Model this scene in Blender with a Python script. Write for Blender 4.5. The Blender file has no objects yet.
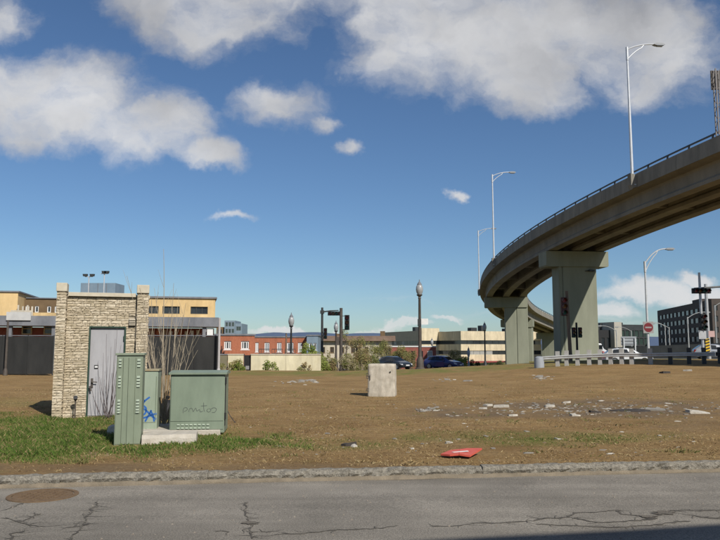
import bpy, math, random
import numpy as np
from mathutils import Vector, Matrix, noise as mnoise

R = math.radians
rnd = random.Random(7)
scene = bpy.context.scene
COL = scene.collection

# ------------------------------------------------------------------ camera
EYE = 1.6
FOC = 720.0            # focal length in pixels of the 720x540 photograph
PITCH = math.atan(78 / FOC)
cam_d = bpy.data.cameras.new('camera')
cam_d.sensor_width = 36.0
cam_d.lens = 36.0
cam_d.clip_start = 0.05
cam_d.clip_end = 30000
cam = bpy.data.objects.new('camera', cam_d)
COL.objects.link(cam)
cam.location = (0, 0, EYE)
cam.rotation_euler = (R(90) + PITCH, 0, 0)
scene.camera = cam

# ------------------------------------------------------------------ sun, sky, exposure
SUN_AZ = R(32)         # to the right of straight behind the camera
SUN_EL = R(40.5)
sun_dir = Vector((math.cos(SUN_EL) * math.sin(SUN_AZ), -math.cos(SUN_EL) * math.cos(SUN_AZ), math.sin(SUN_EL)))
sd = bpy.data.lights.new('sun', 'SUN')
sd.energy = 4.9
sd.angle = R(0.53)
sd.color = (1.0, 0.945, 0.86)
so = bpy.data.objects.new('sun', sd)
COL.objects.link(so)
so.location = (20, -20, 40)
so.rotation_euler = sun_dir.to_track_quat('Z', 'Y').to_euler()

world = bpy.data.worlds.new('World')
scene.world = world
world.use_nodes = True
SKY_STRENGTH = 0.085


def build_sky():
    nt = world.node_tree
    nt.nodes.clear()
    N, L = nt.nodes, nt.links

    def node(t, **kw):
        n = N.new(t)
        for k, v in kw.items():
            setattr(n, k, v)
        return n

    def put(sock, v):
        if isinstance(v, bpy.types.NodeSocket):
            L.new(v, sock)
        else:
            sock.default_value = v

    def m(op, a, b=0.0, c=None, clamp=False):
        n = node('ShaderNodeMath', operation=op, use_clamp=clamp)
        put(n.inputs[0], a)
        put(n.inputs[1], b)
        if c is not None:
            put(n.inputs[2], c)
        return n.outputs[0]

    def vm(op, a, b=None, c=None):
        n = node('ShaderNodeVectorMath', operation=op)
        put(n.inputs[0], a)
        if b is not None:
            put(n.inputs[1], b)
        if c is not None:
            put(n.inputs[2], c)
        return n.outputs['Value'] if op in ('LENGTH', 'DOT_PRODUCT') else n.outputs['Vector']

    def ss(x, a, b):
        n = node('ShaderNodeMapRange', interpolation_type='SMOOTHSTEP')
        put(n.inputs['Value'], x)
        n.inputs['From Min'].default_value = a
        n.inputs['From Max'].default_value = b
        return n.outputs['Result']

    def noi(vec, scale, detail=5.0, rough=0.55, lac=2.0):
        n = node('ShaderNodeTexNoise')
        L.new(vec, n.inputs['Vector'])
        n.inputs['Scale'].default_value = scale
        n.inputs['Detail'].default_value = detail
        n.inputs['Roughness'].default_value = rough
        n.inputs['Lacunarity'].default_value = lac
        return n

    sky = node('ShaderNodeTexSky', sky_type='NISHITA')
    sky.sun_disc = False
    sky.sun_elevation = SUN_EL
    sky.sun_rotation = math.pi - SUN_AZ     # clockwise from +Y as seen from above
    sky.altitude = 50
    sky.air_density = 1.0
    sky.dust_density = 0.25
    sky.ozone_density = 1.6
    tc = node('ShaderNodeTexCoord')
    d = tc.outputs['Generated']
    sep = node('ShaderNodeSeparateXYZ')
    L.new(d, sep.inputs[0])
    dx, dy, dz = sep.outputs
    dys = m('MAXIMUM', dy, 0.05)
    u = m('DIVIDE', dx, dys)
    v = m('DIVIDE', dz, dys)
    comb = node('ShaderNodeCombineXYZ')
    L.new(u, comb.inputs[0])
    L.new(v, comb.inputs[1])
    p0 = comb.outputs[0]
    # warp the sky chart so that cloud outlines are ragged
    w1 = noi(p0, 5.0, 6.0, 0.62)
    w2 = noi(p0, 17.0, 5.0, 0.65)
    warp = vm('MULTIPLY_ADD', vm('SUBTRACT', w1.outputs['Color'], (0.5, 0.5, 0.5)), (0.13, 0.10, 0.0), p0)
    warp = vm('MULTIPLY_ADD', vm('SUBTRACT', w2.outputs['Color'], (0.5, 0.5, 0.5)), (0.035, 0.03, 0.0), warp)

    def chart(x, y):
        a = (x - 360) / FOC
        b = (270 - y) / FOC
        c, s = math.cos(PITCH), math.sin(PITCH)
        return a / (c - b * s), (s + b * c) / (c - b * s)

    # cloud puffs: centre and radii given by the direction they are seen in
    puffs = [(-15, 95, 90, 62), (70, 100, 85, 58), (145, 130, 66, 42), (200, 160, 50, 24), (40, 130, 60, 36),
             (215, 15, 105, 42), (160, 0, 70, 42), (275, 0, 55, 36),
             (520, 40, 120, 62), (430, 42, 95, 60), (600, 40, 110, 64), (545, 88, 70, 32), (640, 70, 70, 45), (480, 0, 160, 60),
             (280, 105, 66, 32), (322, 120, 30, 22), (350, 145, 25, 17), (372, 30, 55, 35),
             (237, 223, 34, 10), (460, 199, 15, 11), (0, 20, 55, 40),
             (655, 290, 48, 15), (630, 296, 40, 10), (690, 276, 26, 9), (608, 314, 34, 10), (590, 320, 26, 9), (708, 292, 30, 14), (345, 330, 60, 5), (395, 326, 34, 5), (290, 328, 40, 4), (440, 318, 20, 4)]
    f = None
    for (x, y, rx, ry) in puffs:
        cx, cy = chart(x, y)
        ix, iy = FOC / rx / 1.02, FOC / ry / 1.02
        q = vm('MULTIPLY_ADD', warp, (ix, iy, 0), (-cx * ix, -cy * iy, 0))
        ln = vm('LENGTH', q)
        if rx < 36 and y < 260:                # the little ones are thin
            ln = m('ADD', ln, 0.30)
        elif (x, y) in ((280, 105), (322, 120), (0, 20), (200, 160), (372, 30)):
            ln = m('ADD', ln, 0.22)
        if f is None:
            f = ln
        else:
            n = node('ShaderNodeMath', operation='SMOOTH_MIN')
            L.new(f, n.inputs[0])
            L.new(ln, n.inputs[1])
            n.inputs[2].default_value = 0.25
            f = n.outputs[0]
    n3 = noi(vm('MULTIPLY', warp, (1.0, 1.35, 1.0)), 7.0, 9.0, 0.58)
    dens_v = m('ADD', m('MINIMUM', m('MULTIPLY', m('SUBTRACT', 1.0, f), 1.15), 0.55), m('MULTIPLY', m('SUBTRACT', n3.outputs['Fac'], 0.47), 1.9))
    # the rest of the sky: fair weather clouds of the same kind on a flat layer
    lay = vm('DIVIDE', d, None)
    cz = node('ShaderNodeCombineXYZ')
    zz = m('MAXIMUM', m('ADD', dz, 0.06), 0.05)
    L.new(m('DIVIDE', dx, zz), cz.inputs[0])
    L.new(m('DIVIDE', dy, zz), cz.inputs[1])
    g = noi(cz.outputs[0], 0.75, 6.0, 0.58)
    dens_g = m('MULTIPLY', m('SUBTRACT', g.outputs['Fac'], 0.53), 5.0)
    # low streaks along the horizon
    st = vm('MULTIPLY', warp, (3.2, 22.0, 1.0))
    sn = noi(st, 1.0, 4.0, 0.6)
    band = m('MULTIPLY', ss(v, 0.015, 0.035), m('SUBTRACT', 1.0, ss(v, 0.05, 0.085)))
    streak = m('MULTIPLY', ss(sn.outputs['Fac'], 0.52, 0.72), m('MULTIPLY', band, 0.35))
    inview = m('MULTIPLY', m('SUBTRACT', 1.0, ss(m('ABSOLUTE', u), 0.56, 0.8)),
               m('MULTIPLY', m('SUBTRACT', 1.0, ss(v, 0.52, 0.75)), ss(dy, 0.1, 0.3)))
    dens = m('ADD', m('MULTIPLY', dens_v, inview), m('MULTIPLY', dens_g, m('SUBTRACT', 1.0, inview)))
    alpha = m('POWER', ss(dens, -0.10, 0.74), 1.0)
    alpha = m('MULTIPLY', alpha, m('MULTIPLY', 0.93, ss(dz, 0.0, 0.03)))
    alpha = m('MAXIMUM', alpha, m('MULTIPLY', streak, ss(dy, 0.0, 0.3)))
    # brightness inside a cloud: billows plus thinner bright rims towards the sun
    b1 = noi(warp, 5.0, 5.0, 0.5)
    b2 = noi(vm('ADD', warp, (0.02, 0.05, 0.0)), 5.0, 5.0, 0.5)
    lit = m('MULTIPLY', m('SUBTRACT', b1.outputs['Fac'], b2.outputs['Fac']), 1.5)
    big = noi(p0, 3.0, 2.0, 0.5)
    br = m('ADD', m('ADD', 0.72, lit), m('MULTIPLY', m('SUBTRACT', big.outputs['Fac'], 0.5), 1.5), clamp=True)
    br = m('ADD', br, m('MULTIPLY', m('SUBTRACT', n3.outputs['Fac'], 0.5), -0.55), clamp=True)
    br = m('MAXIMUM', br, m('MULTIPLY', 0.92, m('SUBTRACT', 1.0, ss(v, 0.08, 0.2))))
    cmix = node('ShaderNodeMix', data_type='RGBA')
    L.new(br, cmix.inputs['Factor'])
    k = 1.0 / SKY_STRENGTH
    cmix.inputs['A'].default_value = (0.25 * k, 0.255 * k, 0.275 * k, 1)
    cmix.inputs['B'].default_value = (0.76 * k, 0.76 * k, 0.765 * k, 1)
    fin = node('ShaderNodeMix', data_type='RGBA')
    L.new(alpha, fin.inputs['Factor'])
    L.new(vm('MULTIPLY', sky.outputs[0], (0.64, 0.81, 1.0)), fin.inputs['A'])
    L.new(cmix.outputs['Result'], fin.inputs['B'])
    bg = node('ShaderNodeBackground')
    L.new(fin.outputs['Result'], bg.inputs['Color'])
    bg.inputs['Strength'].default_value = SKY_STRENGTH
    out = node('ShaderNodeOutputWorld')
    L.new(bg.outputs[0], out.inputs['Surface'])
    N.remove(lay.node)


build_sky()
world.cycles.sampling_method = 'MANUAL'
world.cycles.sample_map_resolution = 512

vs = scene.view_settings
vs.view_transform = 'Standard'
vs.look = 'None'
vs.exposure = 0.0
vs.gamma = 1.0
vs.use_curve_mapping = False
scene.render.engine = 'CYCLES'
scene.cycles.use_denoising = True
scene.cycles.max_bounces = 6
scene.cycles.diffuse_bounces = 3
scene.cycles.glossy_bounces = 3
scene.cycles.caustics_reflective = False
scene.cycles.caustics_refractive = False


# ------------------------------------------------------------------ pixel to place
def ray(x, y):
    a, b = (x - 360) / FOC, (270 - y) / FOC
    c, s = math.cos(PITCH), math.sin(PITCH)
    return a, c - b * s, s + b * c


def at(x, y, Y):
    a, b, c = ray(x, y)
    t = Y / b
    return Vector((a * t, Y, EYE + c * t))


def PX(x, Y, y=350):
    return at(x, y, Y).x


def PZ(y, Y):
    return at(360, y, Y).z


def on_flat(x, y, z=0.0):
    a, b, c = ray(x, y)
    t = (z - EYE) / c
    return Vector((a * t, b * t, z))


def sst(t):
    t = min(1.0, max(0.0, t))
    return t * t * (3 - 2 * t)


KERB_S = 0.126


def kerb_y(X):          # front face of the kerb
    return 9.8 + KERB_S * X


def gz(X, Y):
    rise = 0.86 * sst((X + 2) / 24.0) * sst((Y - 18) / 27.0)
    k = sst((X - 14) / 16.0)
    q = sst((Y - 49.0 - 2.5 * (1 - k)) / 7.5)
    drop = (rise - (0.45 * k - 0.74 * (1 - k))) * q
    far = 0.024 * max(0.0, Y - 78) if Y < 400 else 0.024 * 322
    bump = 0.05 * (mnoise.noise(Vector((X * 0.35, Y * 0.35, 0))) + 0.5 * mnoise.noise(Vector((X * 1.1, Y * 1.1, 3)))) * sst((Y - kerb_y(X) - 0.3) / 2.0)
    return rise - drop - far + bump


def ground_hit(x, y):
    """where the sight line through a pixel meets the field"""
    a, b, c = ray(x, y)
    t = 8.5 / b
    for _ in range(4000):
        X, Y, Z = a * t, b * t, EYE + c * t
        if Z <= gz(X, Y):
            break
        t += 0.02
    return Vector((X, Y, gz(X, Y)))


# ------------------------------------------------------------------ materials
MATS = {}


def mat(name, c, c2=None, scale=6.0, rough=0.8, bump=0.0, bscale=40.0, metal=0.0, spec=0.4, streak=None, detail=6.0, coat=0.0, stain=0.0, sscale=(2.5, 2.5, 0.22)):
    """principled surface: two colours mixed by noise, optional fine relief"""
    if name in MATS:
        return MATS[name]
    m = bpy.data.materials.new(name)
    m.use_nodes = True
    nt = m.node_tree
    N, L = nt.nodes, nt.links
    b = N['Principled BSDF']
    b.inputs['Roughness'].default_value = rough
    b.inputs['Metallic'].default_value = metal
    b.inputs['Specular IOR Level'].default_value = spec
    b.inputs['Coat Weight'].default_value = coat
    b.inputs['Base Color'].default_value = (*c, 1)
    if c2 is not None or bump:
        tc = N.new('ShaderNodeTexCoord')
        mp = N.new('ShaderNodeMapping')
        L.new(tc.outputs['Object'], mp.inputs[0])
        if streak:
            mp.inputs['Scale'].default_value = streak
    if c2 is not None:
        n = N.new('ShaderNodeTexNoise')
        L.new(mp.outputs[0], n.inputs['Vector'])
        n.inputs['Scale'].default_value = scale
        n.inputs['Detail'].default_value = detail
        n.inputs['Roughness'].default_value = 0.65
        r = N.new('ShaderNodeMapRange')
        L.new(n.outputs['Fac'], r.inputs['Value'])
        r.inputs['From Min'].default_value = 0.32
        r.inputs['From Max'].default_value = 0.68
        mx = N.new('ShaderNodeMix')
        mx.data_type = 'RGBA'
        L.new(r.outputs[0], mx.inputs['Factor'])
        mx.inputs['A'].default_value = (*c, 1)
        mx.inputs['B'].default_value = (*c2, 1)
        L.new(mx.outputs['Result'], b.inputs['Base Color'])
    if stain and c2 is not None:
        mp2 = N.new('ShaderNodeMapping')
        L.new(tc.outputs['Object'], mp2.inputs[0])
        mp2.inputs['Scale'].default_value = sscale
        n = N.new('ShaderNodeTexNoise')
        L.new(mp2.outputs[0], n.inputs['Vector'])
        n.inputs['Scale'].default_value = 1.0
        n.inputs['Detail'].default_value = 8
        n.inputs['Roughness'].default_value = 0.7
        r = N.new('ShaderNodeMapRange')
        L.new(n.outputs['Fac'], r.inputs['Value'])
        r.inputs['From Min'].default_value = 0.36
        r.inputs['From Max'].default_value = 0.60
        r.inputs['To Min'].default_value = 1 - stain
        r.inputs['To Max'].default_value = 1.0
        v = N.new('ShaderNodeVectorMath')
        v.operation = 'SCALE'
        L.new(mx.outputs['Result'], v.inputs[0])
        L.new(r.outputs[0], v.inputs['Scale'])
        L.new(v.outputs[0], b.inputs['Base Color'])
    if bump:
        n = N.new('ShaderNodeTexNoise')
        L.new(tc.outputs['Object'], n.inputs['Vector'])
        n.inputs['Scale'].default_value = bscale
        n.inputs['Detail'].default_value = 5
        bp = N.new('ShaderNodeBump')
        L.new(n.outputs['Fac'], bp.inputs['Height'])
        bp.inputs['Strength'].default_value = bump
        bp.inputs['Distance'].default_value = 0.02
        L.new(bp.outputs[0], b.inputs['Normal'])
    MATS[name] = m
    return m


def attr_mat(name, rough=0.9, trans=0.0):
    """colour taken from a per-leaf colour attribute"""
    m = bpy.data.materials.new(name)
    m.use_nodes = True
    nt = m.node_tree
    N, L = nt.nodes, nt.links
    b = N['Principled BSDF']
    b.inputs['Roughness'].default_value = rough
    b.inputs['Specular IOR Level'].default_value = 0.15
    a = N.new('ShaderNodeAttribute')
    a.attribute_name = 'tint'
    L.new(a.outputs['Color'], b.inputs['Base Color'])
    if trans:
        t = N.new('ShaderNodeBsdfTranslucent')
        L.new(a.outputs['Color'], t.inputs['Color'])
        mx = N.new('ShaderNodeMixShader')
        mx.inputs[0].default_value = trans
        L.new(b.outputs[0], mx.inputs[1])
        L.new(t.outputs[0], mx.inputs[2])
        L.new(mx.outputs[0], N['Material Output'].inputs['Surface'])
    return m


M_CONC = mat('viaduct concrete', (0.205, 0.188, 0.155), (0.265, 0.244, 0.20), 0.8, 0.85, 0.25, 12, streak=(1, 1, 0.35), stain=0.22, sscale=(0.5, 0.5, 0.15))
M_PARA = mat('parapet concrete', (0.20, 0.188, 0.158), (0.265, 0.247, 0.205), 1.6, 0.85, 0.2, 14, streak=(1, 1, 0.3), stain=0.28, sscale=(1.0, 1.0, 0.2))
M_PIER = mat('pier paint', (0.225, 0.236, 0.175), (0.262, 0.272, 0.205), 0.7, 0.8, 0.15, 10, streak=(1, 1, 0.25), stain=0.14, sscale=(0.8, 0.8, 0.2))
M_RAIL = mat('rail steel', (0.045, 0.06, 0.075), (0.08, 0.09, 0.10), 4, 0.55)
M_GALV = mat('galvanised steel', (0.52, 0.53, 0.54), (0.64, 0.65, 0.66), 3, 0.42, metal=0.35)
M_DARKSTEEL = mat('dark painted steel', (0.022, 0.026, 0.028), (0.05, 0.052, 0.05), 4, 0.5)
M_BROWNSTEEL = mat('brown weathered pole', (0.055, 0.045, 0.038), (0.095, 0.08, 0.065), 3, 0.65)
M_BLACK = mat('matt black', (0.012, 0.013, 0.014), (0.02, 0.02, 0.022), 8, 0.6)
M_WOOD = mat('wood pole', (0.13, 0.095, 0.065), (0.20, 0.15, 0.11), 2, 0.9, 0.4, 30, streak=(6, 6, 0.5))
M_GLASS = mat('window glass', (0.02, 0.026, 0.03), (0.035, 0.04, 0.045), 0.6, 0.12, spec=0.6)
M_GLASSGREEN = mat('green curtain glass', (0.03, 0.05, 0.045), (0.05, 0.075, 0.065), 0.4, 0.12, spec=0.7)
M_WHITE = mat('white paint', (0.72, 0.72, 0.70), (0.62, 0.62, 0.6), 5, 0.6)
M_GLOBE = mat('frosted globe', (0.36, 0.37, 0.37), (0.27, 0.28, 0.28), 6, 0.3)
M_RED = mat('red sign', (0.17, 0.014, 0.02), (0.14, 0.014, 0.02), 5, 0.5)
M_SIGNW = mat('dull white sign', (0.30, 0.285, 0.28), (0.26, 0.25, 0.245), 5, 0.6)
M_REDLENS = mat('red lens', (0.22, 0.015, 0.012), None, rough=0.25)
M_AMBLENS = mat('amber lens', (0.22, 0.09, 0.01), None, rough=0.25)
M_GRNLENS = mat('green lens', (0.01, 0.10, 0.07), None, rough=0.25)
M_ALU = mat('bare aluminium', (0.55, 0.56, 0.57), (0.45, 0.46, 0.47), 5, 0.45, metal=0.5)
M_RUBBER = mat('rubber', (0.015, 0.015, 0.015), (0.03, 0.03, 0.03), 20, 0.85)
M_CHROME = mat('wheel alloy', (0.45, 0.46, 0.47), None, rough=0.3, metal=0.8)
M_YELLOW = mat('yellow paint', (0.7, 0.45, 0.02), (0.6, 0.4, 0.03), 5, 0.5)


# ------------------------------------------------------------------ mesh helpers
class MB:
    def __init__(self):
        self.v, self.f = [], []

    def box(self, x0, x1, y0, y1, z0, z1):
        n = len(self.v)
        self.v += [(x0, y0, z0), (x1, y0, z0), (x1, y1, z0), (x0, y1, z0), (x0, y0, z1), (x1, y0, z1), (x1, y1, z1), (x0, y1, z1)]
        for q in ((0, 3, 2, 1), (4, 5, 6, 7), (0, 1, 5, 4), (1, 2, 6, 5), (2, 3, 7, 6), (3, 0, 4, 7)):
            self.f.append(tuple(n + i for i in q))
        return self

    def prism(self, pts, axis, a0, a1):
        """extrude a closed 2-D outline along axis: 'y' takes (x,z), 'x' takes (y,z), 'z' takes (x,y)"""
        n, k = len(self.v), len(pts)
        for a in (a0, a1):
            for (p, q) in pts:
                self.v.append({'y': (p, a, q), 'x': (a, p, q), 'z': (p, q, a)}[axis])
        self.f.append(tuple(n + i for i in range(k)))
        self.f.append(tuple(n + k + i for i in reversed(range(k))))
        for i in range(k):
            j = (i + 1) % k
            self.f.append((n + i, n + k + i, n + k + j, n + j))
        return self

    def tube(self, pts, rad, seg=8, cap=True):
        pts = [Vector(p) for p in pts]
        if not hasattr(rad, '__len__'):
            rad = [rad] * len(pts)
        n0 = len(self.v)
        ref = None
        for i, p in enumerate(pts):
            t = (pts[min(i + 1, len(pts) - 1)] - pts[max(i - 1, 0)]).normalized()
            if ref is None:
                ref = Vector((1, 0, 0)) if abs(t.x) < 0.9 else Vector((0, 1, 0))
            a = (ref - t * ref.dot(t)).normalized()
            b = t.cross(a)
            ref = a
            for k in range(seg):
                an = 2 * math.pi * k / seg
                self.v.append(tuple(p + (a * math.cos(an) + b * math.sin(an)) * rad[i]))
        for i in range(len(pts) - 1):
            for k in range(seg):
                k2 = (k + 1) % seg
                A = n0 + i * seg
                self.f.append((A + k, A + k2, A + seg + k2, A + seg + k))
        if cap:
            self.f.append(tuple(n0 + k for k in reversed(range(seg))))
            e = n0 + (len(pts) - 1) * seg
            self.f.append(tuple(e + k for k in range(seg)))
        return self

    def lathe(self, prof, cx=0, cy=0, cz=0, seg=16):
        n0 = len(self.v)
        for (r, z) in prof:
            for k in range(seg):
                an = 2 * math.pi * k / seg
                self.v.append((cx + r * math.cos(an), cy + r * math.sin(an), cz + z))
        for i in range(len(prof) - 1):
            for k in range(seg):
                k2 = (k + 1) % seg
                A = n0 + i * seg
                self.f.append((A + k, A + k2, A + seg + k2, A + seg + k))
        self.f.append(tuple(n0 + k for k in reversed(range(seg))))
        e = n0 + (len(prof) - 1) * seg
        self.f.append(tuple(e + k for k in range(seg)))
        return self

    def disc(self, c, nrm, r, th, seg=16):
        c, nrm = Vector(c), Vector(nrm).normalized()
        return self.tube([c, c + nrm * th], r, seg)

    def mesh(self, name, smooth=False, bevel=0.0):
        me = bpy.data.meshes.new(name)
        me.from_pydata(self.v, [], self.f)
        me.update()
        if smooth:
            me.polygons.foreach_set('use_smooth', [True] * len(me.polygons))
            try:
                me.set_sharp_from_angle(angle=R(40))
            except Exception:
                pass
        return me

    def build(self, name, m, parent=None, smooth=False, bevel=0.0, loc=None):
        me = self.mesh(name, smooth)
        if bevel:
            import bmesh
            bm = bmesh.new()
            bm.from_mesh(me)
            bmesh.ops.bevel(bm, geom=list(bm.edges), offset=bevel, segments=2, affect='EDGES', profile=0.5)
            bm.to_mesh(me)
            bm.free()
        me.materials.append(m)
        return link(name, me, parent, loc)


def link(name, me, parent=None, loc=None):
    o = bpy.data.objects.new(name, me)
    COL.objects.link(o)
    if parent is not None:
        o.parent = parent
    if loc is not None:
        o.location = loc
    return o


def tag(o, label, cat, group=None):
    o['label'] = label
    o['category'] = cat
    if group:
        o['group'] = group
    return o


def struct(o):
    o['kind'] = 'structure'
    return o


def stuff(o):
    o['kind'] = 'stuff'
    return o


def thing(name, label, cat, loc=(0, 0, 0), rz=0.0, group=None):
    o = bpy.data.objects.new(name, None)
    COL.objects.link(o)
    o.location = loc
    o.rotation_euler = (0, 0, rz)
    o.empty_display_size = 0.2
    return tag(o, label, cat, group)


def copy_thing(o, loc, rz, label, scale=None):
    r = o.copy()
    COL.objects.link(r)
    r.location = loc
    r.rotation_euler = (0, 0, rz)
    r['label'] = label
    if scale:
        r.scale = (scale,) * 3
    for ch in list(o.children):
        c = ch.copy()
        COL.objects.link(c)
        c.parent = r
        for g in list(ch.children):
            d = g.copy()
            COL.objects.link(d)
            d.parent = c
    return r


def grid_mesh(name, xs, ys, zf):
    nx, ny = len(xs), len(ys)
    v = [(x, y, zf(x, y)) for y in ys for x in xs]
    f = [(j * nx + i, j * nx + i + 1, (j + 1) * nx + i + 1, (j + 1) * nx + i) for j in range(ny - 1) for i in range(nx - 1)]
    me = bpy.data.meshes.new(name)
    me.from_pydata(v, [], f)
    me.polygons.foreach_set('use_smooth', [True] * len(f))
    me.update()
    return me


# ------------------------------------------------------------------ ground cover maps
def elll(x, y, e):
    return max(0.0, 1 - ((x - e[0]) / e[2]) ** 2 - ((y - e[1]) / e[3]) ** 2) * e[4]


GREEN = [(30, 436, 230, 26, 1.5), (195, 440, 75, 13, 0.9), (250, 437, 70, 9, 0.7), (320, 441, 90, 8, 0.35),
         (500, 436, 120, 9, 0.5), (570, 436, 75, 7, 0.75), (640, 434, 60, 5, 0.3), (380, 373, 300, 3.5, 0.7), (640, 367, 190, 7, 0.9), (30, 402, 60, 6, 0.25)]
SOIL = [(610, 408, 180, 11, 1.5), (500, 411, 130, 8, 1.2), (300, 466, 700, 7, 0.6), (700, 425, 70, 12, 0.5)]


def to_px(X, Y):
    return 360 + FOC * X / Y / 1.006, 348 + EYE * FOC / Y


def cover(X, Y, spec, ns):
    x, y = to_px(X, Y)
    s = max(elll(x, y, e) for e in spec)
    n = mnoise.fractal(Vector((X * ns, Y * ns * 0.7, 5)), 0.7, 2.0, 4)
    return min(1.0, max(0.0, s * (0.8 + 0.9 * n) + 0.12 * n * (s > 0)))


# ------------------------------------------------------------------ setting: field, kerb, road, street, hills
def ground_material(name='field ground'):
    m = bpy.data.materials.new(name)
    m.use_nodes = True
    nt = m.node_tree
    N, L = nt.nodes, nt.links
    b = N['Principled BSDF']
    b.inputs['Roughness'].default_value = 0.95
    b.inputs['Specular IOR Level'].default_value = 0.1
    tc = N.new('ShaderNodeTexCoord')

    def noi(scale, det=6, ro=0.65, vec=None):
        n = N.new('ShaderNodeTexNoise')
        L.new(vec or tc.outputs['Object'], n.inputs['Vector'])
        n.inputs['Scale'].default_value = scale
        n.inputs['Detail'].default_value = det
        n.inputs['Roughness'].default_value = ro
        return n.outputs['Fac']

    def rng(x, a, b_):
        r = N.new('ShaderNodeMapRange')
        L.new(x, r.inputs['Value'])
        r.inputs['From Min'].default_value = a
        r.inputs['From Max'].default_value = b_
        return r.outputs[0]

    def mix(f, a, b_):
        x = N.new('ShaderNodeMix')
        x.data_type = 'RGBA'
        L.new(f, x.inputs['Factor'])
        for k, s in (('A', a), ('B', b_)):
            if isinstance(s, tuple):
                x.inputs[k].default_value = (*s, 1)
            else:
                L.new(s, x.inputs[k])
        return x.outputs['Result']

    st = N.new('ShaderNodeMapping')
    st.inputs['Scale'].default_value = (0.35, 1.6, 1)
    st.inputs['Rotation'].default_value = (0, 0, 0.12)
    L.new(tc.outputs['Object'], st.inputs[0])
    dirt = mix(rng(noi(0.55, 7), 0.33, 0.66), (0.245, 0.150, 0.062), (0.36, 0.236, 0.102))
    dirt = mix(rng(noi(1.2, 6, 0.7, st.outputs[0]), 0.5, 0.78), dirt, (0.40, 0.285, 0.140))
    dirt = mix(rng(noi(15, 5, 0.85), 0.47, 0.66), dirt, (0.135, 0.085, 0.042))
    dirt = mix(rng(noi(21, 4, 0.8, st.outputs[0]), 0.55, 0.72), dirt, (0.45, 0.33, 0.175))
    dirt = mix(rng(noi(0.9, 7, 0.7), 0.56, 0.74), dirt, (0.20, 0.155, 0.058))
    dirt = mix(rng(noi(2.6, 7, 0.75, st.outputs[0]), 0.53, 0.70), dirt, (0.155, 0.088, 0.042))
    a1 = N.new('ShaderNodeAttribute')
    a1.attribute_name = 'soil'
    soil = mix(rng(noi(9, 6, 0.75), 0.35, 0.65), (0.135, 0.092, 0.054), (0.235, 0.172, 0.105))
    c = mix(a1.outputs['Fac'], dirt, soil)
    a2 = N.new('ShaderNodeAttribute')
    a2.attribute_name = 'green'
    gr = mix(rng(noi(7, 6, 0.75), 0.35, 0.65), (0.10, 0.14, 0.026), (0.18, 0.195, 0.055))
    c = mix(a2.outputs['Fac'], c, gr)
    L.new(c, b.inputs['Base Color'])
    bp = N.new('ShaderNodeBump')
    L.new(noi(18, 8, 0.8), bp.inputs['Height'])
    bp.inputs['Strength'].default_value = 0.8
    bp.inputs['Distance'].default_value = 0.05
    L.new(bp.outputs[0], b.inputs['Normal'])
    return m


M_FIELD = ground_material()


def make_field():
    # t runs from the back of the kerb outwards
    ts = [0.0] + list(np.arange(0.25, 16, 0.2)) + list(np.arange(16, 50, 0.8)) + list(np.arange(50, 120, 4)) + [150, 220, 320, 400]
    xs = [-260, -200, -150, -110, -80, -60, -45, -34, -27] + list(np.arange(-22, -13, 0.8)) + list(np.arange(-13, 14, 0.22)) + list(np.arange(14, 34, 0.8)) + [36, 40, 46, 54, 64, 80, 110, 150, 200, 300, 420]
    nx = len(xs)
    v, g, s = [], [], []
    for t in ts:
        for x in xs:
            k = 1.0 if t < 40 else max(0.0, 1 - (t - 40) / 40)
            y = kerb_y(x * k + 0 * x) + 0.16 + t
            if t >= 40:
                y = 9.96 + t + KERB_S * max(-60, min(60, x)) * k
            elif abs(x) > 60:
                y = 9.96 + t + KERB_S * math.copysign(60, x)
            z = gz(x, y)
            if t == 0:
                z = -0.02
            v.append((x, y, z))
            if y < 75:
                g.append(cover(x, y, GREEN, 0.9))
                s.append(cover(x, y, SOIL, 0.8))
            else:
                g.append(0.5)
                s.append(0.3)
    f = [(j * nx + i, j * nx + i + 1, (j + 1) * nx + i + 1, (j + 1) * nx + i) for j in range(len(ts) - 1) for i in range(nx - 1)]
    me = bpy.data.meshes.new('field')
    me.from_pydata(v, [], f)
    me.polygons.foreach_set('use_smooth', [True] * len(f))
    for nm, arr in (('green', g), ('soil', s)):
        a = me.attributes.new(nm, 'FLOAT', 'POINT')
        a.data.foreach_set('value', arr)
    me.materials.append(M_FIELD)
    struct(link('field', me))
    # the land beyond
    lm = mat('distant land', (0.10, 0.11, 0.06), (0.14, 0.13, 0.09), 0.02, 0.95)
    b = MB()
    b.v = [(-9000, -60, -9.4), (9000, -60, -9.4), (9000, 14000, -9.4), (-9000, 14000, -9.4)]
    b.f = [(0, 1, 2, 3)]
    struct(b.build('ground', lm))


make_field()


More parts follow.
